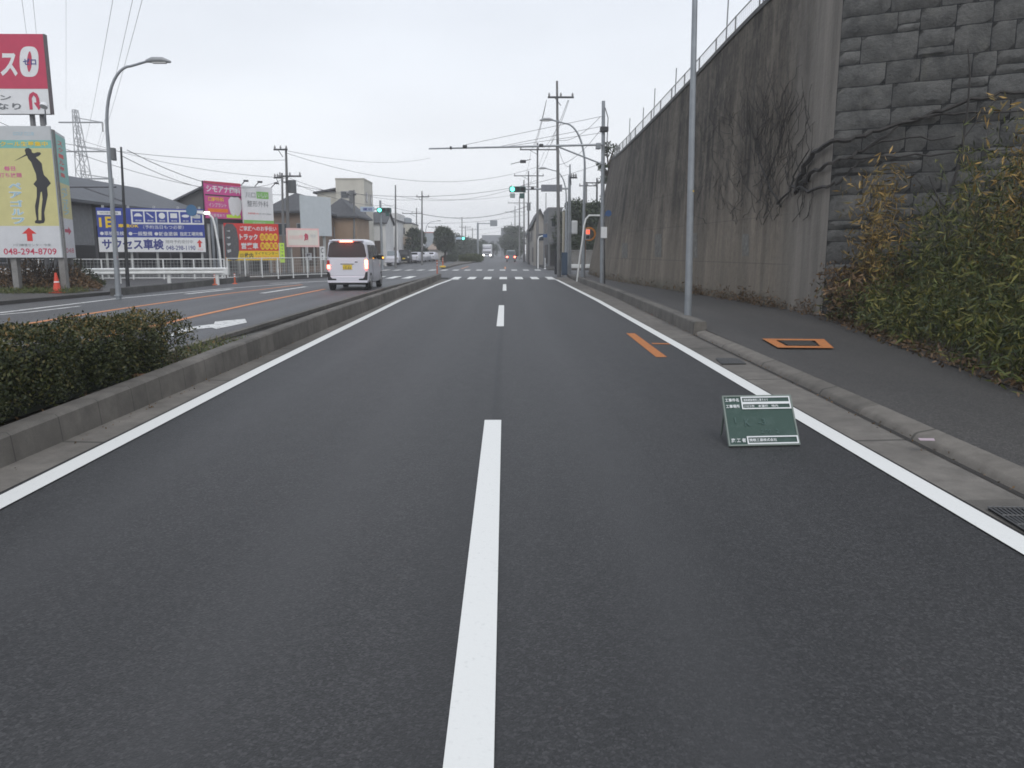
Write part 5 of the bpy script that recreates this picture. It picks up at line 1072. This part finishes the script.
MB().box(-1.15, 1.9, .8, 1.15, 8, 3.35, .05).build('cargo_box', mat('cargo_white', (.62, .64, .65), .5), t); MB().box(-1.0, .4, 2.4, 1.0, 1.8, 3.2, .15).build('air_deflector', M_CARW, t); MB().box(-.7, -.03, .8, .7, .0, 1.05).build('grille', M_BLACK, t)
for s_ in (-1, 1): MB().box(min(s_ * .62, s_ * 1.0), -.05, .6, max(s_ * .62, s_ * 1.0), 0, .85).build('head_lamp', M_HEAD, t); wheel(t, s_ * .95, 1.0, .42, .25); wheel(t, s_ * .95, 6.5, .42, .25)

# ------------------------------------------------------------------ buildings
def wallm(n, c): return mat('wall_' + n, c, .85, var=.12, vscale=.8)
M_ROOFT = mat('roof_slate', (.075, .078, .085), .75, var=.2, vscale=4, bump=.3); M_FRAME = mat('window_frame', (.25, .25, .26), .5)
def house(name, lab, x0, x1, y0, y1, z1, wm, roof='flat', rh=1.4, wins=(), rm=None, base=.1, over=.35, cat='house', grp=None):
    cx, cy = (x0 + x1) / 2, y0; t = thing(name, lab, cat, (cx, cy, base), 0, grp); w = (x1 - x0) / 2; d = y1 - y0; h = z1 - base; rm = rm or M_ROOFT
    MB().box(-w, 0, -.2, w, d, h).build('wall', wm, t)
    if roof == 'flat': MB().box(-w - .03, -.03, h, w + .03, d + .03, h + .16).build('parapet', rm, t)
    elif roof == 'shed': MB().add([(-w - over, -over, h), (w + over, -over, h + rh), (w + over, d + over, h + rh), (-w - over, d + over, h), (-w - over, -over, h - .15), (w + over, -over, h + rh - .15), (w + over, d + over, h + rh - .15), (-w - over, d + over, h - .15)], [(0, 1, 2, 3), (4, 5, 6, 7), (0, 1, 5, 4), (1, 2, 6, 5), (2, 3, 7, 6), (3, 0, 4, 7)]).build('roof', rm, t)
    else:
        a = over; k = min(w, d / 2) if roof == 'hip' else 0; dd = (d / 2)
        if roof == 'hip':
            V_ = [(-w - a, -a, h), (w + a, -a, h), (w + a, d + a, h), (-w - a, d + a, h)]; r1, r2 = ((-w + k * .9, dd, h + rh), (w - k * .9, dd, h + rh)) if w > dd else ((0, w * .9, h + rh), (0, d - w * .9, h + rh))
            mb = MB().add(V_ + [r1, r2] + [(p[0], p[1], p[2] - .14) for p in V_], ([(0, 1, 5, 4), (1, 2, 5), (2, 3, 4, 5), (3, 0, 4)] if w > dd else [(0, 1, 4), (1, 2, 5, 4), (2, 3, 5), (3, 0, 4, 5)]) + [(6, 7, 8, 9), (0, 1, 7, 6), (1, 2, 8, 7), (2, 3, 9, 8), (3, 0, 6, 9)]); mb.build('roof', rm, t)
        elif roof == 'gable':   # ridge along y: gable faces the camera
            G = lambda y: [(-w - a, y, h - .05), (0, y, h + rh), (w + a, y, h - .05), (w + a, y, h - .2), (0, y, h + rh - .16), (-w - a, y, h - .2)]
            mb = MB(); A_, B_ = G(-a), G(d + a); mb.add(A_ + B_, [(0, 1, 4, 5), (1, 2, 3, 4), (6, 7, 10, 11), (7, 8, 9, 10)] + [(i, (i + 1) % 6, 6 + (i + 1) % 6, 6 + i) for i in range(6)]); mb.build('roof', rm, t); MB().poly([(-w, -.003, h), (w, -.003, h), (0, -.003, h + rh - .1)], d, (0, -1, 0)).build('gable', wm, t)
        else:                   # ridge along x
            G = lambda x: [(x, -a, h - .05), (x, dd, h + rh), (x, d + a, h - .05), (x, d + a, h - .2), (x, dd, h + rh - .16), (x, -a, h - .2)]
            mb = MB(); mb.add(G(-w - a) + G(w + a), [(0, 1, 4, 5), (1, 2, 3, 4), (6, 7, 10, 11), (7, 8, 9, 10)] + [(i, (i + 1) % 6, 6 + (i + 1) % 6, 6 + i) for i in range(6)]); mb.build('roof', rm, t)
            MB().poly([(w, 0, h), (w, d, h), (w, dd, h + rh - .1)], 2 * w, (1, 0, 0)).build('gable', wm, t)
    for (f, u, z, ww, hh, *k_) in wins:    # u from the left end of the front, from the near end of a side
        kind = k_[0] if k_ else 'window'; e = .05; fm = M_FRAME if kind == 'window' else (M_BLACK if kind == 'opening' else M_CONC)
        if f == 'f': a0 = (-w + u, -e, z, -w + u + ww, .02, z + hh); b0 = (-w + u + .06, -e - .01, z + .06, -w + u + ww - .06, -e + .0, z + hh - .06)
        elif f == 'r': a0 = (w - .02, u, z, w + e, u + ww, z + hh); b0 = (w + e, u + .06, z + .06, w + e + .01, u + ww - .06, z + hh - .06)
        else: a0 = (-w - e, u, z, -w + .02, u + ww, z + hh); b0 = (-w - e - .01, u + .06, z + .06, -w - e, u + ww - .06, z + hh - .06)
        o = MB().box(*a0).build({'window': 'window', 'opening': 'opening', 'balcony': 'balcony', 'shutter': 'shutter', 'door': 'door'}.get(kind, kind), {'window': M_FRAME, 'opening': M_BLACK, 'balcony': mat('balcony_tan', (.30, .24, .19), .8), 'shutter': mat('shutter_grey', (.20, .205, .21), .6, var=.15), 'door': mat('door_brown', (.07, .05, .04), .6)}.get(kind, M_CONC), t)
        if kind == 'window': MB().box(*b0).build('pane', M_WIN, o); 
        if kind == 'balcony' and f == 'r': o.scale = (1, 1, 1)
    return t
def XX(px, Y): return at(px, 250, Y).x
def ZZ(py, Y, px=505): return at(px, py, Y).z
# dark low warehouse behind the left signs (two roofs)
b1 = house('warehouse', 'long dark grey low building with a pitched roof behind the long blue sign', -32, -22, 27, 58, 4.15, wallm('dark_grey', (.10, .10, .10)), 'gable', 2.0, [('r', 1.0, .1, 4.0, 3.0, 'opening'), ('r', 6.0, .9, 1.6, 1.4), ('r', 9.0, .9, 2.4, 1.4), ('r', 12.2, 1.75, 2.9, 2.15, 'shutter'), ('r', 12.2, .1, 2.9, 1.6, 'opening'), ('r', 15.5, .1, 4.2, 2.7, 'opening'), ('r', 20.1, .1, 4.2, 2.7, 'opening'), ('r', 24.7, .1, 5.4, 2.7, 'opening')], over=.7, cat='building', rm=mat('warehouse_roof', (.085, .09, .10), .7, var=.2, vscale=2))
Y = 60
house('warehouse', 'dark building with a rising roof half hidden by the pink billboard', XX(176, Y), XX(252, Y), Y, Y + 8, ZZ(203, Y, 205), wallm('dark_grey', (.075, .077, .08)), 'gable', ZZ(183, Y, 205) - ZZ(203, Y, 205), [('f', .8, .2, 3.4, 2.2, 'opening')], cat='building', rm=mat('warehouse_roof', (.085, .09, .10)))
house('shop_building', 'reddish brown building at the left edge behind the golfer sign', XX(-60, 40), XX(12, 40), 40, 46, ZZ(196, 40, 10), wallm('brick_red', (.13, .06, .05)), 'flat', wins=[('f', 2.6, 1, .9, 1.2)], cat='building')
Y = 58
house('brown_house', 'brown two storey house with a dark slate roof behind the blank billboard', XX(268, Y), XX(317, Y), Y, Y + 8, ZZ(211, Y, 290), wallm('brown', (.21, .155, .12)), 'hip', ZZ(194, Y + 3, 290) - ZZ(211, Y, 290), [('f', .6, 2.6, 1.1, .9), ('f', 2.4, .4, 1.2, 1.6, 'door'), ('f', 2.2, 2.6, .9, .9)])
Y = 64
house('tan_house', 'tan house with a dark hipped roof between blank billboard and cream block', XX(322, Y), XX(357, Y), Y, Y + 6, ZZ(216, Y, 340), wallm('tan', (.30, .215, .15)), 'hip', ZZ(199, Y + 2.5, 340) - ZZ(216, Y, 340), [('f', .3, 2.5, .8, .9), ('f', .4, .5, 1.2, 1.2, 'opening')], over=.3)
Y = 78
b1 = house('apartment_block', 'tall cream three storey block with a flat roof and small dark windows', XX(338, Y), XX(366, Y), Y, XX(366, Y) / (XX(374.3, Y) / Y), ZZ(179.8, Y, 350), wallm('cream', (.52, .50, .44)), 'flat', wins=[('f', .48, 6.62, .82, .68), ('f', 2.6, 4.25, .34, 1.05), ('r', .8, 6.3, .8, .95), ('r', 3.4, 6.2, .8, .95), ('f', .6, 1.0, 1.0, 1.2)], rm=wallm('cream2', (.38, .36, .31)), cat='building')
house('apartment_wing', 'low cream wing with a thin sloping roof left of the tall cream block', XX(319, 79), XX(338.6, 79), 79.2, 86, ZZ(192, 79, 320), wallm('cream', (.52, .50, .44)), 'shed', ZZ(187, 79, 338) - ZZ(192, 79, 320), rm=M_ROOFT, cat='building')
MB().tube([(0, 0, 0), (0, 0, .9)], .12, 6).build('chimney', M_CONC, b1).location = (-1.9, .5, 0)
Y = 84
house('grey_roofed_house', 'small house with a grey pitched roof behind the left traffic signal', XX(372, Y), XX(386, Y), Y, Y + 6, ZZ(222, Y, 380), wallm('white', (.60, .60, .59)), 'gable_x', ZZ(212, Y + 3, 380) - ZZ(222, Y, 380), [('f', .3, 1.2, .8, 1.4, 'door')], over=.2)
Y = 102
house('white_house', 'white two storey house with a tall dark window right of the left signal', XX(384, Y), XX(398, Y), Y, Y + 8, ZZ(213, Y, 392), wallm('white', (.60, .60, .59)), 'shed', -.9, [('f', .85, 2.5, .32, 1.6), ('f', .5, .2, .9, 1.8, 'door')], over=.15)
Y = 108
b1 = house('cream_house', 'cream house with a tan balcony and dark door beside the left trees', XX(396.5, Y), XX(412.5, Y), Y, Y + 8, ZZ(224, Y, 405), wallm('pale_cream', (.54, .52, .46)), 'flat', wins=[('f', .65, 3.8, .6, .9), ('f', 1.7, 3.8, .35, .6), ('f', .8, .2, .5, 1.5, 'door')], rm=M_ROOFT)
MB().box(-.9, -.6, 2.4, 1.0, 0, 3.4).build('balcony', mat('balcony_tan', (.30, .24, .19), .8), b1); MB().box(-.6, 1, ZZ(224, 108) - .1, .5, 5, ZZ(218, 108)).build('upper_storey', wallm('grey_blue', (.30, .33, .36)), b1)
Y = 135
house('shop_building', 'distant pale blue building with a red roof edge left of the round tree', XX(424, Y), XX(436, Y), Y, Y + 8, ZZ(233, Y, 430), wallm('pale_blue', (.30, .33, .36)), 'flat', rm=mat('roof_red', (.30, .09, .06), .7), cat='building', wins=[('f', .5, 1.5, .8, .8)])
Y = 125
house('brown_roofed_shop', 'low building with a pale brown roof in front of the round tree', XX(429, Y), XX(444, Y), Y, Y + 7, ZZ(249, Y, 436), wallm('pale_grey', (.36, .35, .33)), 'hip', 1.6, [('f', .6, .2, .5, 1.0, 'door')], rm=mat('roof_pale_brown', (.30, .24, .20), .8), cat='building')
# right side beyond the crossing
Y = 82
house('dark_roofed_house', 'two storey pale house with a dark roof along the right beyond the crossing', XX(535, Y), XX(548, Y), Y + 4, Y + 22, ZZ(226, Y + 4, 540), wallm('warm_grey', (.33, .31, .28)), 'gable', 1.9, [('f', .4, 2.6, .9, .8), ('l', 1, .3, 2, 1.6, 'opening'), ('l', 5, 2.6, 1.2, 1.2), ('l', 9, 2.6, 1.2, 1.2), ('l', 13, 2.6, 1.2, 1.2)], over=.3)
Y = 74
house('grey_house', 'narrow dark grey two storey house standing left of the big concrete pole', XX(548, Y), XX(562, Y), Y, Y + 9, ZZ(209, Y, 552), wallm('mid_grey', (.16, .165, .17)), 'flat', wins=[('f', .25, 3.7, .5, .9), ('f', .85, 3.7, .4, .9), ('f', .15, 2.3, 1.2, .5, 'shutter'), ('f', .2, .1, .7, 2.0, 'opening'), ('l', .6, 3.2, 1, 1), ('l', 2.4, 3.2, 1, 1), ('l', 4.4, 3.2, 1, 1), ('l', .8, .3, 1.5, 1.8, 'opening'), ('l', 3.4, .3, 1.2, 1.8, 'door')], rm=mat('parapet_grey', (.2, .2, .21), .8))
Y = 104
house('street_house', 'pale house with vertical windows farther along the right side', XX(530, Y), XX(540, Y), Y, Y + 20, ZZ(233, Y, 535), wallm('warm_grey', (.33, .31, .28)), 'gable', 1.6, [('f', .4, .4, .8, 1.4, 'opening'), ('l', 2, 2.4, 1.2, 1), ('l', 6, 2.4, 1.2, 1)])
Y = 290
house('office_block', 'wide grey office block closing the view at the end of the road', XX(482, Y), XX(507, Y), Y, Y + 15, ZZ(235.5, Y, 495), wallm('far_grey', (.22, .23, .25)), 'flat', wins=[('f', 1 + 2.2 * k, 4.2, 1.4, 1.2) for k in range(4)] + [('f', 1 + 2.2 * k, 1.6, 1.4, 1.2) for k in range(4)], cat='building', rm=mat('far_parapet', (.26, .27, .29), .8))
house('far_building', 'smaller grey building with stepped top left of the dark right trees', XX(501, 230), XX(512, 230), 230, 240, ZZ(228.5, 230, 506), wallm('far_grey2', (.18, .19, .20)), 'flat', wins=[('f', .8, 5, 1.2, 1), ('f', 2.2, 5, .8, 1)], cat='building')
# kerb-side planting wall and shopfront clutter on the left
tag(MB().box(XX(383, 96), 96, .1, XX(448, 128), 96.3, .45).build('low_fence', M_WHITE, None), 'long low white barrier in front of the parked white cars', 'barrier') if False else None

# ------------------------------------------------------------------ trees
def tree(name, lab, base, h, rad, m=L_TREE, n=5200, size=.28, trunk=.18, flat=1.0, low=.28, grp=None, cat='tree', nb=16):
    t = thing(name, lab, cat, base, 0, grp); L = []
    tk = MB(); tk.tube([(0, 0, -.1), (rr.gauss(0, .05), rr.gauss(0, .05), h * .3), (rr.gauss(0, .15), rr.gauss(0, .1), h * .62), (rr.gauss(0, .2), 0, h * .85)], [trunk, trunk * .8, trunk * .5, trunk * .15], 8)
    cs = []
    for i in range(nb):
        a = rr.uniform(0, 6.283); ph = rr.uniform(-1, 1); q = math.sqrt(1 - ph * ph * .8) * rr.uniform(.45, .82)
        c = Vector((math.cos(a) * rad * q, math.sin(a) * rad * q, h * (low + (1 - low) * .5) + ph * h * (1 - low) * .40 * flat)); cs.append((c, rad * rr.uniform(.28, .46)))
        tk.tube([(0, 0, h * rr.uniform(.22, .5)), tuple(c * .6 + Vector((0, 0, h * .12))), tuple(c)], [trunk * .35, trunk * .2, .01], 5)
    tk.build('trunk', M_BARK, t)
    for i in range(n):
        c, r_ = cs[rr.randrange(nb)]; v = Vector((rr.gauss(0, 1), rr.gauss(0, 1), rr.gauss(0, 1))).normalized() * r_ * rr.uniform(.45, 1.08); v.z *= .8; L.append(c + v)
    leaves('crown', L, size, m, t, aspect=.6, droop=.1); return t
p = at(445, 258, 112); tree('round_tree', 'large round dark tree standing over the far left pavement', (p.x, 112, .1), at(445, 228, 112).z, 1.65, n=11000, size=.22, low=.30, nb=34)
for i, (px, Y, yt, r_) in enumerate(((415, 108, 228, 1.2), (419, 116, 231, 1.2), (457, 165, 235, 2.6), (463, 175, 240, 3), (470, 190, 240, 3.2), (477, 205, 241, 3.2), (451, 150, 243, 2))):
    p = at(px, 258, Y); tree('street_tree', ['dark tree beside the cream house with the balcony', 'second dark tree right of the cream house', 'dark tree behind the distant green signal', 'low dark tree right of the distant signal', 'dark tree behind the far median hedge', 'dark tree left of the oncoming lorry', 'low dark tree between round tree and distant signal'][i], (p.x, Y, .1), at(px, yt, Y).z, r_, n=4500, size=.36, low=.08, nb=24, grp='street trees along the far left')
for i, (px, Y, yt, r_) in enumerate(((510, 200, 226, 2.6), (516, 185, 226, 2.6), (514, 175, 238, 2))):
    p = at(px, 258, Y); tree('roadside_tree', ['dark tall tree above the grey van on the right', 'dark tree behind the far pole row', 'lower dark tree just right of the grey van'][i], (p.x, Y, .1), at(px, yt, Y).z, r_, n=5000, size=.40, low=.08, nb=24, grp='dark trees at the far right')
p = at(500, 258, 215); tree('roadside_tree', 'small dark tree between lorry and grey van', (at(492, 0, 215).x, 215, .1), 4.0, 1.8, n=900, size=.35, low=.1, grp='dark trees at the far right')
for i, (px, Y, yt, r_, n_) in enumerate(((574, 74, 199, 2.0, 11000), (586, 72, 198, 1.9, 11000), (600, 76, 203, 2.2, 9000), (612, 80, 190, 2.4, 8000), (564, 80, 210, 1.8, 7000))):
    p = at(px, 258, Y); tree('garden_tree', ['tall dark evergreen above the block wall, second from the left', 'tall dark evergreen behind the traffic mirror', 'dark evergreen beside the end of the retaining wall', 'evergreen mostly hidden by the retaining wall end', 'dark evergreen just right of the big concrete pole'][i], (p.x, Y, .1), at(px, yt, Y).z, r_, n=n_, size=.22, low=.05, grp='evergreens behind the block wall', nb=34)
p = at(618, 158, 50); bs = interp([(49, 1)], 49)
tr = tree('wall_top_tree', 'small dark tree poking out over the far end of the retaining wall', (at(613, 0, 51).x, 51, 5.2), 3.3, .8, n=1500, size=.16, low=.1)
# clipped hedges
def hedgebox(lab, x0, x1, y0, y1, z0, h, n, size, m=L_TREE):
    t = thing('hedge', lab, 'hedge', ((x0 + x1) / 2, (y0 + y1) / 2, z0)); w = (x1 - x0) / 2; d = (y1 - y0) / 2
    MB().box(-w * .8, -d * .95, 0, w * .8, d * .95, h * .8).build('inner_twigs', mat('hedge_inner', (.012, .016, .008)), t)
    L = []
    for i in range(n):
        k = rr.random(); x, y, z = rr.uniform(-w, w), rr.uniform(-d, d), rr.uniform(.05, h)
        if k < .35: z = h + rr.gauss(0, .05)
        elif k < .7: y = -d + rr.gauss(0, .05)
        else: x = (w if rr.random() < .7 else -w) + rr.gauss(0, .05)
        L.append((x, y, z * (1 - .25 * abs(x / w) ** 3)))
    leaves('foliage', L, size, m, t, aspect=.6, droop=-.2); return t
hedgebox('low olive green hedge on the far median in front of the treeline', at(458, 0, 118).x, at(481, 0, 126).x, 112, 128, .15, .95, 5000, .16, leafmat('olive_leaf', [(.2, (.03, .045, .012)), (.5, (.065, .085, .025)), (.85, (.12, .13, .04))]))
hedgebox('low green hedge left of the far median under the round tree', at(438, 0, 118).x, at(452, 0, 118).x, 116, 122, .12, .8, 1500, .18, L_TREE)
hedgebox('trimmed hedge behind the block wall on the far right corner', at(571, 0, 67).x, at(600, 0, 67).x, 66.6, 68.2, .1, ZZ(238, 67) - .1, 5000, .14)
# brown shrubbery at the foot of the golfer sign
def mound(lab, c, rx, ry, h, n, m, size):
    t = thing('shrub', lab, 'shrub', c); L = []; s_ = MB()
    for i in range(n):
        a = rr.uniform(0, 6.283); q = math.sqrt(rr.random()); x, y = rx * q * math.cos(a), ry * q * math.sin(a); L.append((x, y, h * (1 - q * q * .75) * rr.uniform(.35, 1.08) * (.8 + .25 * math.sin(x * 4) * math.cos(y * 3))))
    for i in range(40):
        a = rr.uniform(0, 6.283); q = rr.random(); x, y = rx * q * math.cos(a) * .7, ry * q * math.sin(a) * .7; s_.tube([(x * .6, y * .6, 0), (x, y, h * .6), (x * 1.15, y * 1.15, h)], [.02, .014, .006], 4, False)
    s_.build('stems', M_BARK, t); leaves('foliage', L, size, m, t, aspect=.5, droop=-.1); return t
p = gr(5, 285, ZL); mound('brown leafed low shrub left of the traffic cone', (at(22, 0, 25).x, 25.6, ZL), 1.25, .9, .85, 3800, L_RUST, .085)
mound('rust brown shrub at the left edge of the photo below the golfer sign', (at(-20, 0, 25.5).x, 26, ZL), 1.9, 1.2, 1.1, 5200, L_RUST, .085)
mound('dark green shrub behind the brown ones under the golfer sign', (at(24, 0, 27).x, 28, ZL), 1.3, .7, 1.05, 3000, L_HEDGE, .08)
L = [(rr.uniform(at(-60, 0, 24).x, at(48, 0, 24).x), 24.0 + rr.gauss(.3, .35), ZL + abs(rr.gauss(0, .05))) for _ in range(4200)]
tag(leaves('grass', L, .12, L_GRASS, None, aspect=.12, droop=-.7), 'strip of short grass in front of the left shrubs', None, None, 'stuff')

# ------------------------------------------------------------------ pylon and overhead lines
Y = 150; t = thing('pylon', 'grey lattice power pylon rising behind the golfer sign', 'pylon', (at(71, 0, Y).x, Y, 0)); H_ = at(65, 110, Y).z; pm = MB(); w0, w1 = 1.7, .35
lv = [0, .18, .34, .48, .6, .7, .79, .87, .94, 1]
cr_ = lambda k, s1, s2: (s1 * lerp(w0, w1, k) - 1.1 * k, s2 * lerp(w0, w1, k), H_ * k)
for s1 in (-1, 1):
    for s2 in (-1, 1): pm.tube([cr_(k, s1, s2) for k in lv], .09, 4)
for a, b_ in zip(lv, lv[1:]):
    for s2 in (-1, 1): pm.tube([cr_(a, -1, s2), cr_(b_, 1, s2)], .07, 3); pm.tube([cr_(a, 1, s2), cr_(b_, -1, s2)], .07, 3); pm.tube([cr_(b_, -1, s2), cr_(b_, 1, s2)], .06, 3)
pm.build('lattice', mat('pylon_steel', (.30, .31, .32), .6, .3), t)
for zz in (.92, .73, .55, .4):
    z_ = H_ * zz; m_ = MB().tube([(-3.4 - zz, 0, z_), (3.6 + (1 - zz) * 3, 0, z_)], .14, 4); m_.tube([(-1 - zz * .5, 0, z_ + .9), (3.6 + (1 - zz) * 3, 0, z_)], .08, 4); a_ = m_.build('crossarm', mat('pylon_steel', (.16, .17, .18)), t)
    MB().tube([(3.5 + (1 - zz) * 3, 0, z_), (3.5 + (1 - zz) * 3, 0, z_ - 1.7)], .13, 6).build('insulator', mat('insulator_grey', (.3, .3, .3)), a_)
def wire(lab, a, b_, sag=.3, r=.012, grp='overhead cables'):
    A_, B_ = at(*a), at(*b_); n = 14; P = []
    for k in range(n + 1):
        u = k / n; p = A_.lerp(B_, u); p.z -= sag * 4 * u * (1 - u); P.append(p)
    return tag(MB().tube(P, r, 4, False).build('overhead_cable', M_WIRE, None), lab, 'cable', grp)
G = 'overhead power lines at upper left'
wire('high power line leftmost of the bunch right of the red sign', (118, -30, 60), (84, 148, 150), .6, .018, G); wire('high power line in the middle of the bunch above the left lamp', (139, -30, 60), (97, 148, 150), .6, .018, G); wire('high power line rightmost of the bunch above the left lamp', (150, -30, 60), (98, 152, 150), .6, .018, G)
wire('faint high line above the red sign, left one', (18, -30, 60), (30, 60, 110), .2, .016, G); wire('faint high line above the red sign, right one', (30, -30, 60), (39, 60, 110), .2, .016, G); wire('faint vertical looking line between red sign and left lamp', (66, -30, 60), (66, 112, 150), .1, .010, G)
for i, (a, b_, sg) in enumerate((((74, 138, 60), (285, 178, 52), .5), ((-10, 118, 40), (284, 195, 52), .9), ((122, 156, 26.5), (205, 188, 44), .15), ((127, 150, 26.5), (285, 178, 52), .9), ((286, 153, 52), (540, 166, 72), 1.6), ((288, 151, 52), (430, 158, 90), .6), ((287, 184, 52), (600, 164, 60), 1.5), ((285, 176, 52), (354, 196, 64), .2), ((287, 180, 52), (396, 205, 76), .6), ((354, 193, 64), (422, 199, 92), .3), ((396, 196, 76), (537, 180, 72), 1.0), ((422, 198, 92), (528, 192, 96), .5), ((381, 203, 66), (422, 212, 92), .2), ((422, 214, 92), (528, 206, 96), .9), ((396, 222, 76), (528, 214, 96), .5), ((435, 228, 150), (524, 222, 118), .8), ((440, 234, 150), (519, 226, 150), .8), ((285, 160, 52), (-20, 128, 40), .5))):
    wire(['cable from the left edge pole towards the transformer pole', 'lower cable sagging across the warehouse roof', 'short cable above the blue sign', 'long cable from the dark left pole to the transformer pole', 'long cable from the top of the transformer pole to the right poles', 'second cable at the top of the transformer pole', 'long sagging cable crossing below the boom', 'cable in front of the blank billboard top', 'cable in front of the cream block', 'cable between the clustered pole and spiked pole', 'cable sagging over the middle of the road', 'cable from the spiked pole across the road', 'short cable by the left signal', 'thick low cable crossing the far road', 'lowest near cable over the left houses', 'faint cable over the distant treeline', 'faintest cable over the distant treeline', 'upper cable running off the left edge'][i], a, b_, sg, .013 if i != 13 else .03)
for i, (xa, ya, xb, yb) in enumerate(((546.5, 100, 530, 155), (569, 100, 545, 155), (546.5, 100, 533, 152), (568, 100, 543, 152))):
    wire(['left outer line running from the big pole crossarm to the slim pole', 'right outer line running from the big pole crossarm to the slim pole', 'inner left line from the big pole crossarm', 'inner right line from the big pole crossarm'][i], (xa, ya, 47.3), (xb, yb - 4, 72), .5, .014, 'lines on the big concrete pole')
for i, (xa, ya, Ya, xb, yb, Yb) in enumerate(((531, 152, 72, 525, 176, 96), (544, 152, 72, 532, 176, 96), (525, 177, 96, 521, 188, 118), (532, 177, 96, 528, 188, 118), (523, 188, 118, 517, 204, 150), (557, 140, 47.5, 600, 117, 34.5), (557, 165, 47.5, 602, 128, 34.5), (559, 120, 47.5, 537, 175, 72), (559, 150, 47.5, 570, 166, 49.5))):
    wire('line strung between the right hand poles, number unclear'.replace(', number unclear', '') + [' left of the slim pole', ' right of the slim pole', ' left of the boxed pole', ' right of the boxed pole', ' farthest away', ' from the mast top to the big pole', ' from the mast clamp to the big pole', ' low from the big pole to the slim pole', ' from the big pole to the signal pole'][i], (xa, ya, Ya), (xb, yb, Yb), .35, .012, 'lines between the right poles')
wire('bright thin stay crossing the warehouse roof', (84, 187.5, 34), (122, 201, 31), .0, .03, 'stays by the warehouse'); wire('straight pale bar along the warehouse roof top', (70, 187, 34), (116, 187, 33), 0, .03, 'stays by the warehouse')
b_ = at(494, 154, 40); 
dr = thing('cable_fitting', 'small dark cable clamp hanging under the long boom', 'fitting', at(526, 161, 47)); MB().box(-.35, -.05, -.12, .0, .05, .06, .02).build('clamp', M_DARK, dr); MB().tube([(-.9, 0, -.18), (.3, 0, .1)], .02, 5).build('rod', M_DARK, dr)

# ------------------------------------------------------------------ thin haze in the air
hz_ = MB().box(-470, -80, -1.1, 470, 720, 34)
hm = bpy.data.materials.new('haze'); hm.use_nodes = True; ht = hm.node_tree; ht.nodes.clear(); ho = ht.nodes.new('ShaderNodeOutputMaterial'); hv = ht.nodes.new('ShaderNodeVolumePrincipled')
hv.inputs['Color'].default_value = (.97, .98, 1, 1); hv.inputs['Density'].default_value = .0013; ht.links.new(hv.outputs[0], ho.inputs['Volume'])
hb_ = hz_.build('haze', hm, None); tag(hb_, kind='stuff')
